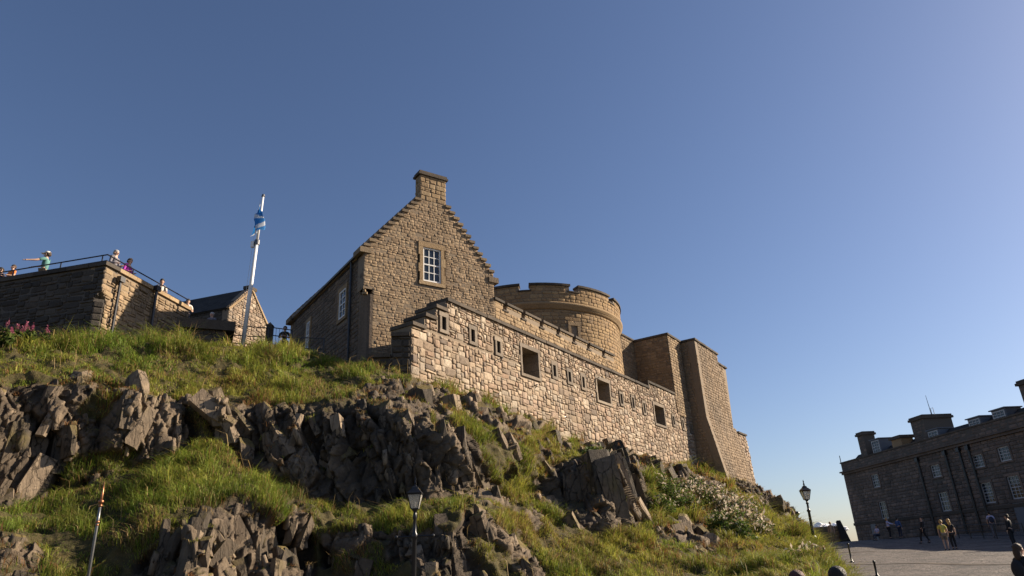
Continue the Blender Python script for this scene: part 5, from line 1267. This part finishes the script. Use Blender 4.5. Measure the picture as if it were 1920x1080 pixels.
for y, s_ in ((942, 1.5), (950, 1.1), (981, 1.15), (987, .9)): MB().ball(T_(y), (.029*s_, .029*s_, .024*s_), 10, 8).build('collar', M['copper'], tpole, True)
for (xt, yt, xb, yb, r, lb) in ((1591, 1018, 1597, 1052, 42.0, 'tall thin dark bollard on the setts nearer the barrack building'), (1640, 1050, 1647, 1090, 33.0, 'thin dark bollard at the bottom edge, nearer the camera')):
    a = at(xb, yb, r); zg = pz(a[0], a[1]); b_ = at(xt, yt, r); hh = b_[2]-zg
    bo = thing('bollard', lb, 'bollard', (a[0], a[1], zg), 'thin bollards on the plaza')
    MB().lathe((a[0], a[1], zg), [(.10, 0), (.10, .04), (.045, .08), (.04, hh-.1), (.055, hh-.09), (.055, hh-.05), (.03, hh)], 8).build('post', M['iron'], bo, True)
    MB().lathe((a[0], a[1], zg-.02), [(.16, 0), (.16, .035)], 10).build('foot_plate', M['steel'], bo)
s0 = at(1502, 1000, 41); s1 = at(1495, 963, 41)
fpz = thing('fingerpost', 'small fingerpost sign with a ball top at the edge of the rocks', 'sign', s0)
sdv = s1-s0; sl_ = np.linalg.norm(sdv); sdv /= sl_
MB().tube([s0-sdv*.5, s1], .035, 6).build('post', M['steel'], fpz); MB().ball(s1, .12, 10, 8).build('ball_top', M['iron'], fpz, True)
for k, (f_, dx) in enumerate(((.72, -.42), (.52, -.40), (.2, .3))): MB().box(s0+sdv*sl_*f_+np.array([dx*.6, 0, -.02*k]), (abs(dx)*1.2, .04, .10)).build('finger_board', M['white_dull'] if k < 2 else M['lead'], fpz)
# kerb of flat stones along the grass, drain channels across the setts
krb = [(1548, 1024, 39), (1560, 1036, 34), (1572, 1046, 30), (1587, 1060, 26), (1606, 1080, 22), (1640, 1120, 17.5)]
kp = []
for k in range(len(krb)-1):
    a = [at(*krb[k][:2], krb[k][2]), at(*krb[k+1][:2], krb[k+1][2])]; n = 4
    for q_ in range(n): kp.append(a[0]+(a[1]-a[0])*q_/n)
for a, b_ in zip(kp[:-1], kp[1:]):
    a, b_ = a.copy(), b_.copy(); d_ = b_-a; d_[2] = 0; ln_ = np.linalg.norm(d_); d_ /= ln_; sd_ = np.array([d_[1], -d_[0], 0]); c = (a+b_)/2
    o = MB().box((c[0], c[1], pz(c[0], c[1])+.0), (ln_-.03, .32, .2), (d_, sd_, (0, 0, 1))).build('kerb_stone', M['surround'], None, False, 'structure')
def channel(pts_px, wdt_):
    mb = MB(); P_ = []
    for x, y, r in pts_px:
        P_.append(at(x, y, r))
    for a, b_ in zip(P_[:-1], P_[1:]):
        n = 10
        for k in range(n):
            p, q_ = a+(b_-a)*k/n, a+(b_-a)*(k+1)/n; d_ = (q_-p); d_[2] = 0; d_ /= np.linalg.norm(d_); s_ = np.array([-d_[1], d_[0], 0])*wdt_/2
            mb.hexa([np.array([v[0], v[1], pz(v[0], v[1])+dz]) for dz in (-.05, .012) for v in (p-s_, q_-s_, q_+s_, p+s_)])
    mb.build('drain_channel', M['coping'], None, False, 'structure')
channel([(1575, 1046, 41), (1700, 1047, 39), (1919, 1052, 36)], .4)
channel([(1610, 1071, 33), (1760, 1075, 31.5), (1919, 1079, 30)], .4)
channel([(1560, 1027, 55), (1640, 1029, 54)], .4)

# ------------------------------------------------------------------ people
SK = plain('skin', (.50, .31, .22), .6, vary=.08)
def cloth(name, col): return plain(name, col, .85, vary=.2, scale=6)
def skin_part(name, nd, ed, mat, parent, T, sub=1):
    keys = list(nd); o3 = np.array(wloc(parent))
    me = bpy.data.meshes.new(name); ix = {k: i for i, k in enumerate(keys)}
    me.from_pydata([tuple(T(np.array(nd[k][0], float))-o3) for k in keys], [(ix[a], ix[b_]) for a, b_ in ed], []); me.materials.append(mat)
    o = link(name, me, parent); md = o.modifiers.new('skin', 'SKIN'); md.use_smooth_shade = True
    if not me.skin_vertices: return o
    sv = me.skin_vertices[0].data; seen = {}
    adj = {k: [] for k in keys}
    for a, b_ in ed: adj[a].append(b_); adj[b_].append(a)
    done = set()
    for k in keys:
        r_ = nd[k][1]*T.s; sv[ix[k]].radius = (r_, r_); sv[ix[k]].use_root = False
    for k in keys:
        if k in done: continue
        sv[ix[k]].use_root = True; stk = [k]
        while stk:
            q_ = stk.pop()
            if q_ in done: continue
            done.add(q_); stk += adj[q_]
    o.modifiers.new('subdivision', 'SUBSURF').levels = sub; o.modifiers[-1].render_levels = sub
    return o
def person(label, foot, face, H_, top, legs, hair, group=None, arms='down', hat=None, shorts=False, long_sleeve=False, lean=0.0, stride=0.0, longhair=False, pack=None, sit=False):
    foot = np.array(foot, float); s_ = H_/1.76; a = R_(face)
    fx = np.array([math.sin(a), math.cos(a), 0]); rx = np.array([math.cos(a), -math.sin(a), 0])
    class TT:
        s = s_
        def __call__(self, p):
            z = p[2]; y = p[1]+(lean*max(0, z-.9) if lean else 0)
            return foot+(rx*p[0]+fx*y+np.array([0, 0, z]))*s_
    T = TT(); o = thing('person', label, 'person', foot, group)
    nd = {'pelvis': ((0, 0, .95), .115), 'waist': ((0, 0, 1.1), .105), 'chest': ((0, .0, 1.28), .125), 'collar': ((0, -.01, 1.44), .075), 'neck': ((0, .0, 1.51), .052), 'jaw': ((0, .025, 1.585), .075), 'skull': ((0, .01, 1.67), .095), 'crown': ((0, 0, 1.73), .065)}
    ed = [('pelvis', 'waist'), ('waist', 'chest'), ('chest', 'collar'), ('collar', 'neck'), ('neck', 'jaw'), ('jaw', 'skull'), ('skull', 'crown')]
    for sd_, sg in (('l', -1), ('r', 1)):
        st_ = stride*sg; mode = arms if isinstance(arms, str) else arms[0 if sg < 0 else 1]
        kn = ((sg*.10, .03+st_*.5, .5), .058); an = ((sg*.10, st_*.9-.02-abs(st_)*.1, .09+abs(min(0, st_))*.12), .04); to = ((sg*.105, st_*.9+.14, .035+abs(min(0, st_))*.05), .035)
        if sit: kn = ((sg*.11, .42, .93), .06); an = ((sg*.11, .42, .52), .04); to = ((sg*.11, .56, .46), .035)
        nd.update({'hip'+sd_: ((sg*.085, 0, .9), .088), 'knee'+sd_: kn, 'ankle'+sd_: an, 'toe'+sd_: to, 'shoulder'+sd_: ((sg*.175, -.01, 1.41), .058)})
        if mode == 'out': e_, w_ = (sg*.20, .25, 1.25), (sg*.12, .5, 1.18)
        elif mode == 'point': e_, w_ = (sg*.36, .18, 1.27), (sg*.52, .4, 1.2)
        elif mode == 'rail': e_, w_ = (sg*.26, .05, 1.12), (sg*.16, .28, 1.1)
        elif mode == 'cross': e_, w_ = (sg*.27, .06, 1.14), (-sg*.03, .2, 1.2)
        elif mode == 'head': e_, w_ = (sg*.3, .12, 1.38), (sg*.12, .12, 1.62)
        elif mode == 'swing': e_, w_ = (sg*.23, -.07*sg, 1.15), (sg*.22, .02-.1*sg, .92)
        else: e_, w_ = (sg*.22, -.02, 1.14), (sg*.23, .05, .89)
        e_, w_ = np.array(e_), np.array(w_); d_ = (w_-e_)/np.linalg.norm(w_-e_); pm = w_+d_*.075
        nd.update({'elbow'+sd_: (e_, .043), 'wrist'+sd_: (w_, .028), 'palm'+sd_: (pm, .036)})
        ed += [('pelvis', 'hip'+sd_), ('hip'+sd_, 'knee'+sd_), ('knee'+sd_, 'ankle'+sd_), ('ankle'+sd_, 'toe'+sd_), ('collar', 'shoulder'+sd_), ('shoulder'+sd_, 'elbow'+sd_), ('elbow'+sd_, 'wrist'+sd_), ('wrist'+sd_, 'palm'+sd_)]
        pv = np.cross(d_, [0, 0, 1.0]); pv = pv/np.linalg.norm(pv) if np.linalg.norm(pv) > .1 else np.array([0, 1.0, 0]); cu = np.cross(pv, d_)
        for q_, (off, ln_) in enumerate(((-.03, .07), (-.01, .085), (.01, .08), (.03, .062), (.04, .05))):
            b0 = pm+pv*off*(.7 if q_ < 4 else .6)+d_*(.01 if q_ < 4 else -.02); tip = b0+d_*ln_*(1 if q_ < 4 else .6)+cu*(-.015)+pv*(0 if q_ < 4 else .04); md_ = (b0+tip)/2+cu*.006
            for nm, p in (('a', b0), ('b', md_), ('c', tip)): nd['f%d%s%s' % (q_, nm, sd_)] = (p, .0095 if nm != 'c' else .007)
            ed += [('f%da%s' % (q_, sd_), 'f%db%s' % (q_, sd_)), ('f%db%s' % (q_, sd_), 'f%dc%s' % (q_, sd_))]
    body = skin_part('body', nd, ed, SK, o, T)
    tn = {k: (nd[k][0], nd[k][1]+.022) for k in ('pelvis', 'waist', 'chest')}; tn['collar'] = (nd['collar'][0], .085); te = [('pelvis', 'waist'), ('waist', 'chest'), ('chest', 'collar')]
    for sd_ in 'lr':
        S0, E0, W0 = [np.array(nd[k+sd_][0]) for k in ('shoulder', 'elbow', 'wrist')]
        tn['s'+sd_] = (S0, .074); te.append(('collar', 's'+sd_))
        if long_sleeve: tn['e'+sd_] = (E0, .056); tn['w'+sd_] = (E0+(W0-E0)*.9, .042); te += [('s'+sd_, 'e'+sd_), ('e'+sd_, 'w'+sd_)]
        else: tn['e'+sd_] = (S0+(E0-S0)*.72, .062); te.append(('s'+sd_, 'e'+sd_))
    skin_part('top', tn, te, top, o, T)
    ln = {'pelvis': (nd['pelvis'][0], .135)}; le = []
    for sd_ in 'lr':
        K0, A0_ = np.array(nd['knee'+sd_][0]), np.array(nd['ankle'+sd_][0]); H0 = np.array(nd['hip'+sd_][0])
        ln['h'+sd_] = (H0, .105); le.append(('pelvis', 'h'+sd_))
        if shorts: ln['k'+sd_] = (H0+(K0-H0)*.8, .085); le.append(('h'+sd_, 'k'+sd_))
        else: ln['k'+sd_] = (K0, .075); ln['a'+sd_] = (K0+(A0_-K0)*.95, .06); le += [('h'+sd_, 'k'+sd_), ('k'+sd_, 'a'+sd_)]
    skin_part('shorts' if shorts else 'trousers', ln, le, legs, o, T)
    for sd_ in 'lr':
        A0_, T0 = T(np.array(nd['ankle'+sd_][0])), T(np.array(nd['toe'+sd_][0])); c = (A0_*.6+T0*.4)-np.array([0, 0, .02])
        mb = MB().ball((0, 0, 0), (.05*s_, .14*s_, .05*s_), 8, 6); mb.V = [c+rx*v[0]+fx*v[1]+np.array([0, 0, v[2]]) for v in mb.V]; mb.build('shoe', M['iron'], o, True)
    mb = MB(); hc = np.array([0, -.015, 1.675])
    mb.ball((0, 0, 0), (.102, .115, .10), 12, 8)
    if longhair: mb.ball((0, -.06, -.14), (.10, .06, .17), 10, 6)
    else: mb.ball((0, -.035, -.05), (.098, .085, .07), 10, 6)
    mb.V = [T(hc+v*np.array([1, 1, 1])+(np.array([0, -.012, .018]))) for v in mb.V]; mb.build('hair', hair, o, True)
    mb = MB()
    for sg in (-1, 1): mb.ball((sg*.034, .098, 1.645), (.013, .009, .009), 6, 4)
    mb.V = [T(v) for v in mb.V]; mb.build('eyes', M['iron'], o, True)
    mb = MB().ball((0, .11, 1.615), (.014, .022, .024), 6, 4).ball((-.094, 0, 1.63), (.014, .028, .036), 6, 4).ball((.094, 0, 1.63), (.014, .028, .036), 6, 4); mb.V = [T(v) for v in mb.V]; mb.build('nose_and_ears', SK, o, True)
    mb = MB().ball((0, .098, 1.575), (.026, .01, .007), 6, 4); mb.V = [T(v) for v in mb.V]; mb.build('mouth', cloth('lips', (.35, .15, .13)) if 'lips' not in bpy.data.materials else bpy.data.materials['lips'], o, True)
    if hat is not None:
        mb = MB().lathe((0, -.005, 1.70), [(.115, 0), (.118, .03), (.10, .07), (.05, .095), (.01, .10)], 14); mb.box((0, .15, 1.705), (.16, .14, .015)); mb.V = [T(v) for v in mb.V]; mb.build('cap', hat, o, True)
    if pack is not None:
        mb = MB().ball((0, -.2, 1.2), (.16, .1, .22), 10, 8); mb.V = [T(v) for v in mb.V]; mb.build('backpack', pack, o, True)
    return o
C_ = {k: cloth(k, v) for k, v in dict(navy=(.03,.035,.06), orange=(.75,.2,.03), teal=(.09,.22,.20), grey=(.16,.15,.17), purple=(.32,.03,.30), cream=(.75,.70,.62), black=(.015,.015,.018), yellow=(.62,.52,.10), khaki=(.22,.17,.11), lilac=(.45,.43,.60), blue=(.05,.10,.26), tan=(.40,.28,.18), slate_blue=(.12,.2,.25)).items()}
HR = {k: plain(k+'_hair', v, .6, vary=.6, scale=70, bump=1.0) for k, v in dict(dark=(.02,.014,.010), brown=(.06,.035,.02), silver=(.42,.40,.38), blond=(.45,.28,.10), red=(.10,.03,.02)).items()}
def top_at(px, py, r, H_):                       # where the feet are if the crown shows at this pixel
    p = at(px, py, r); return np.array([p[0], p[1], p[2]-H_])
def behind(px, py, H_, fr_, back=.62):
    a, z = fr_.px(px, py, -back); p = fr_.p(a, z, -back); return np.array([p[0], p[1], p[2]-H_])
gb_ = 'visitors leaning on the bastion railing'
person('person in a white cap and teal T-shirt stretching one arm along the bastion railing', behind(90, 473, 1.84, BF), 262, 1.84, C_['teal'], C_['khaki'], HR['brown'], gb_, arms=('point', 'out'), hat=C_['cream'])
person('child in an orange top behind the bastion railing', behind(26, 497, 1.5, BF), 200, 1.5, C_['orange'], C_['navy'], HR['brown'], gb_, arms='rail')
person('person in dark clothes bending over at the far left of the bastion', behind(11, 505, 1.6, BF, .8), 205, 1.6, C_['navy'], C_['black'], HR['dark'], gb_, arms='rail', lean=.25, long_sleeve=True)
person('silver-haired person in a grey top at the corner of the bastion', behind(217, 470, 1.75, BR), 100, 1.75, C_['grey'], C_['navy'], HR['silver'], gb_, arms='rail', lean=.08, long_sleeve=True)
person('person in a purple jacket leaning on the sunlit side railing', behind(239, 486, 1.68, BR), 95, 1.68, C_['purple'], C_['black'], HR['brown'], gb_, arms='rail', lean=.2, long_sleeve=True)
person('dark-haired person in a white top leaning over the sunlit parapet', behind(304, 527, 1.66, BR), 150, 1.66, C_['cream'], C_['navy'], HR['dark'], gb_, arms='rail', lean=.3)
person('dark-haired person in white at the far end of the bastion parapet', behind(353, 562, 1.66, BR), 150, 1.66, C_['cream'], C_['navy'], HR['dark'], gb_, arms='rail', lean=.1)
person('pale-haired person whose head shows above the dark stone shelter', top_at(398, 586, 34.5, 1.7), 170, 1.7, C_['grey'], C_['black'], HR['silver'])
q_ = at(533, 655, 33.5)
person('person in dark clothes with folded arms by the shaded corner of the house', top_at(535, 612, 33.5, 1.72), 165, 1.72, C_['black'], C_['navy'], HR['brown'], None, arms='cross', lean=.0)
def on_plaza(px, py, r):
    a = R_(azd(px, py)); x, y = r*math.sin(a), r*math.cos(a); return (x, y, pz(x, y))
gp_ = 'visitors on the sloping plaza'
person('person in a yellow top and dark shorts standing at the edge of the shadow', on_plaza(1778, 1035, 51.5), 20, 1.72, C_['yellow'], C_['khaki'], HR['blond'], gp_, arms='swing', shorts=True, stride=.08)
person('blond person in black beside the person in yellow', on_plaza(1792, 1033, 52.2), 10, 1.74, C_['black'], C_['black'], HR['blond'], gp_, arms='swing', longhair=True, stride=.05)
person('person in a white shirt holding up a map near the barrack doorway', on_plaza(1672, 1015, 72.0), 130, 1.72, C_['lilac'], C_['black'], HR['blond'], gp_, arms='out', long_sleeve=True)
person('person in pale lilac sitting low on the crest near the barrack doorway', on_plaza(1649, 1016, 71.0)-np.array([0, 0, .4]), 250, 1.6, C_['lilac'], C_['navy'], HR['dark'], gp_, arms='rail', sit=True)
person('person in blue in front of the dark barrack wall', on_plaza(1692, 1016, 72.5), 60, 1.74, C_['blue'], C_['navy'], HR['dark'], gp_, long_sleeve=True)
person('person in black striding across the shaded setts', on_plaza(1737, 1025, 61.0), 265, 1.8, C_['black'], C_['black'], HR['dark'], gp_, arms='swing', stride=.28, lean=-.2, long_sleeve=True)
person('person in grey trousers with a dark backpack walking to the barracks', on_plaza(1867, 1007, 64.0), 20, 1.82, C_['lilac'], C_['grey'], HR['dark'], gp_, arms='swing', stride=.15, pack=C_['navy'])
person('person in black by the right edge under the barrack wall', on_plaza(1905, 1030, 50.0), 330, 1.75, C_['black'], C_['black'], HR['dark'], gp_, arms='down', long_sleeve=True)
person('sunlit person with a rucksack walking by the far hut', on_plaza(1563, 1015, 70.0), 200, 1.75, C_['tan'], C_['khaki'], HR['blond'], gp_, arms='swing', stride=.15, pack=C_['khaki'])
person('nearest person at the right edge in a sleeveless black top with brown hair', top_at(1908, 1024, 20.5, 1.62), 75, 1.66, C_['black'], C_['slate_blue'], HR['brown'], None, arms=('rail', 'out'), longhair=True, pack=C_['black'])
person('dark-haired head just showing at the bottom edge below the bollards', top_at(1566, 1066, 9.2, 1.7), 0, 1.7, C_['black'], C_['navy'], HR['dark'], 'heads cut off by the bottom of the picture')
person('reddish-haired head just showing at the bottom edge below the grassy slope', top_at(1491, 1073, 9.6, 1.66), 0, 1.66, C_['tan'], C_['navy'], HR['red'], 'heads cut off by the bottom of the picture')
ra = np.array(on_plaza(1800, 1012, 66)); rb = np.array(on_plaza(1925, 1012, 60))
railing('low black railing along the crest in front of the barracks', (ra, rb), (.2, .55, .95), bal=.2)

# ------------------------------------------------------------------ shrubs, willowherb
def leaf_cloud(c, rad, n, size, cols, mat, squash=1.0):
    u = rng.normal(size=(n, 3)); u /= np.linalg.norm(u, axis=1, keepdims=True); u *= (rng.random(n)**.45)[:, None]
    lump = 1+.35*np.sin(u[:, 0]*5+c[0])*np.sin(u[:, 2]*4+c[1]); p = np.array(c)+u*lump[:, None]*np.array(rad)
    a = rng.normal(size=(n, 3)); a /= np.linalg.norm(a, axis=1, keepdims=True); b_ = np.cross(a, rng.normal(size=(n, 3))); b_ /= np.linalg.norm(b_, axis=1, keepdims=True)
    s_ = (size*rng.uniform(.6, 1.4, n))[:, None]
    V = np.stack([p-a*s_, p+b_*s_*.45, p+a*s_, p-b_*s_*.45], 1).reshape(-1, 3)
    col = np.array(cols)[rng.integers(0, len(cols), n)]*rng.uniform(.7, 1.25, n)[:, None]
    return V, np.repeat(np.concatenate([col, np.ones((n, 1))], 1), 4, 0)
def leaf_obj(name, Vs, Cs, parent):
    V = np.concatenate(Vs)-np.array(wloc(parent)); Cc = np.concatenate(Cs); me = mesh_fast(name, V, np.arange(len(V)), 4, M['grass'])
    ca = me.attributes.new('tint', 'FLOAT_COLOR', 'POINT'); ca.data.foreach_set('color', Cc.astype(np.float32).ravel()); return link(name, me, parent, 'stuff')
KD = None
def ground_at(px, py):                          # first place where the line of sight meets the slope
    i = np.argmin((PX1-px)**2+(PY1-py)**2+front*4000); return P1[i].copy()
d = P1-CAM; z_ = d @ CF; PX1 = 960+FPX*(d @ CR)/z_; PY1 = 540-FPX*(d @ CU)/z_
front = (np.repeat((tv[None, :] > 7.1), NU, 0).ravel()).astype(float)
G_L = [(.07,.11,.02), (.10,.14,.03), (.05,.085,.018), (.14,.16,.04)]; W_L = [(.62,.54,.42), (.55,.46,.36), (.45,.36,.25)]; B_L = [(.22,.14,.08), (.30,.21,.12), (.16,.10,.06)]
def shrub(label, spots, green, flower, group=None, name='flowering_shrub', fcols=W_L, dens=1.0):
    Ps = [ground_at(x, y) for x, y, r in spots]; o = thing(name, label, 'shrub', np.mean(Ps, 0)-[0, 0, .1], group)
    Vs, Cs, Vf, Cf_ = [], [], [], []; mbst = MB()
    for P_, (x, y, r) in zip(Ps, spots):
        c = P_+np.array([0, 0, r*.45]); V, C2 = leaf_cloud(c, (r, r*.8, r*.75), int(1500*green*r*r*dens*4/3)+30, .065, G_L, None); Vs.append(V); Cs.append(C2)
        if flower:
            c2 = c+np.array([0, -.1*r, r*.28]); V, C2 = leaf_cloud(c2, (r, r*.8, r*.62), int(240*flower*r*r)+10, .075, fcols, None); Vf.append(V); Cf_.append(C2)
            V, C2 = leaf_cloud(c, (r*1.02, r*.82, r*.8), int(350*flower*r*r)+10, .06, B_L, None); Vs.append(V); Cs.append(C2)
        for k in range(int(6*r)+3):
            e_ = c+np.array([random.uniform(-r, r)*.8, random.uniform(-r, r)*.6, random.uniform(0, r*.9)]); mbst.tube([P_-[0, 0, .1], (P_+e_)/2+[0, 0, .1], e_], [.018, .012, .006], 4, False)
    leaf_obj('foliage', Vs, Cs, o)
    if Vf: leaf_obj('flowers', Vf, Cf_, o)
    mbst.build('stems', plain('stem', (.12, .08, .04), .9) if 'stem' not in bpy.data.materials else bpy.data.materials['stem'], o, False, 'stuff')
    return o
gs = 'flowering shrubs below the buttressed tower'
shrub('green shrub with few pale flowers beside the bright rock slab', [(1232, 925, .7), (1255, 950, .8), (1240, 965, .6)], 1.2, .35, gs)
shrub('leafy green shrub thick with cream flower heads, middle of the flowering patch', [(1290, 935, .8), (1315, 950, .8), (1285, 960, .7)], 1.0, 1.0, gs)
shrub('brownish shrub covered in cream seed heads above the small outcrop', [(1340, 955, .8), (1370, 968, .8), (1395, 975, .8), (1380, 990, .7)], .5, 1.5, gs)
shrub('dark green shrub right of the small rock outcrop', [(1362, 1000, .7), (1385, 1010, .6)], 1.4, .3, gs)
shrub('pale seeding shrub at the right end of the flowering patch', [(1415, 1000, .7), (1430, 1012, .6)], .6, 1.4, gs)
shrub('round shrub with cream flowers beside the right lamp post', [(1508, 1042, .42), (1525, 1052, .4), (1495, 1056, .36)], .9, 1.3)
shrub('bright green cushion of leaves on top of the dark crag', [(1098, 864, .45), (1118, 868, .5), (1135, 872, .35)], 1.6, 0, None, 'green_shrub')
def willow(label, spots):
    Ps = [ground_at(x, y) for x, y in spots]; o = thing('willowherb', label, 'plant', np.mean(Ps, 0)-[0, 0, .1], 'pink willowherb at the foot of the bastion'); Vs, Cs, Vf, Cf_ = [], [], [], []; mb = MB()
    for P_ in Ps:
        for k in range(3):
            b0 = P_+np.array([random.uniform(-.25, .25), random.uniform(-.2, .2), -.1]); h_ = random.uniform(.55, .85); tp_ = b0+np.array([random.uniform(-.12, .12), random.uniform(-.1, .1), h_]); mb.tube([b0, tp_], [.012, .005], 4, False)
            V, C2 = leaf_cloud(b0*.45+tp_*.55, (.11, .11, h_*.3), 60, .07, G_L, None); Vs.append(V); Cs.append(C2)
            V, C2 = leaf_cloud(b0*.12+tp_*.88, (.05, .05, .15), 40, .03, [(.34,.09,.16), (.42,.14,.20), (.28,.06,.12)], None); Vf.append(V); Cf_.append(C2)
    leaf_obj('foliage', Vs, Cs, o); leaf_obj('flowers', Vf, Cf_, o); mb.build('stems', bpy.data.materials['stem'], o, False, 'stuff')
willow('pink willowherb clump at the far left edge against the dark bastion', [(-4, 648), (12, 652)])
willow('pink willowherb clump further right against the dark bastion', [(44, 648), (58, 648), (70, 648)])
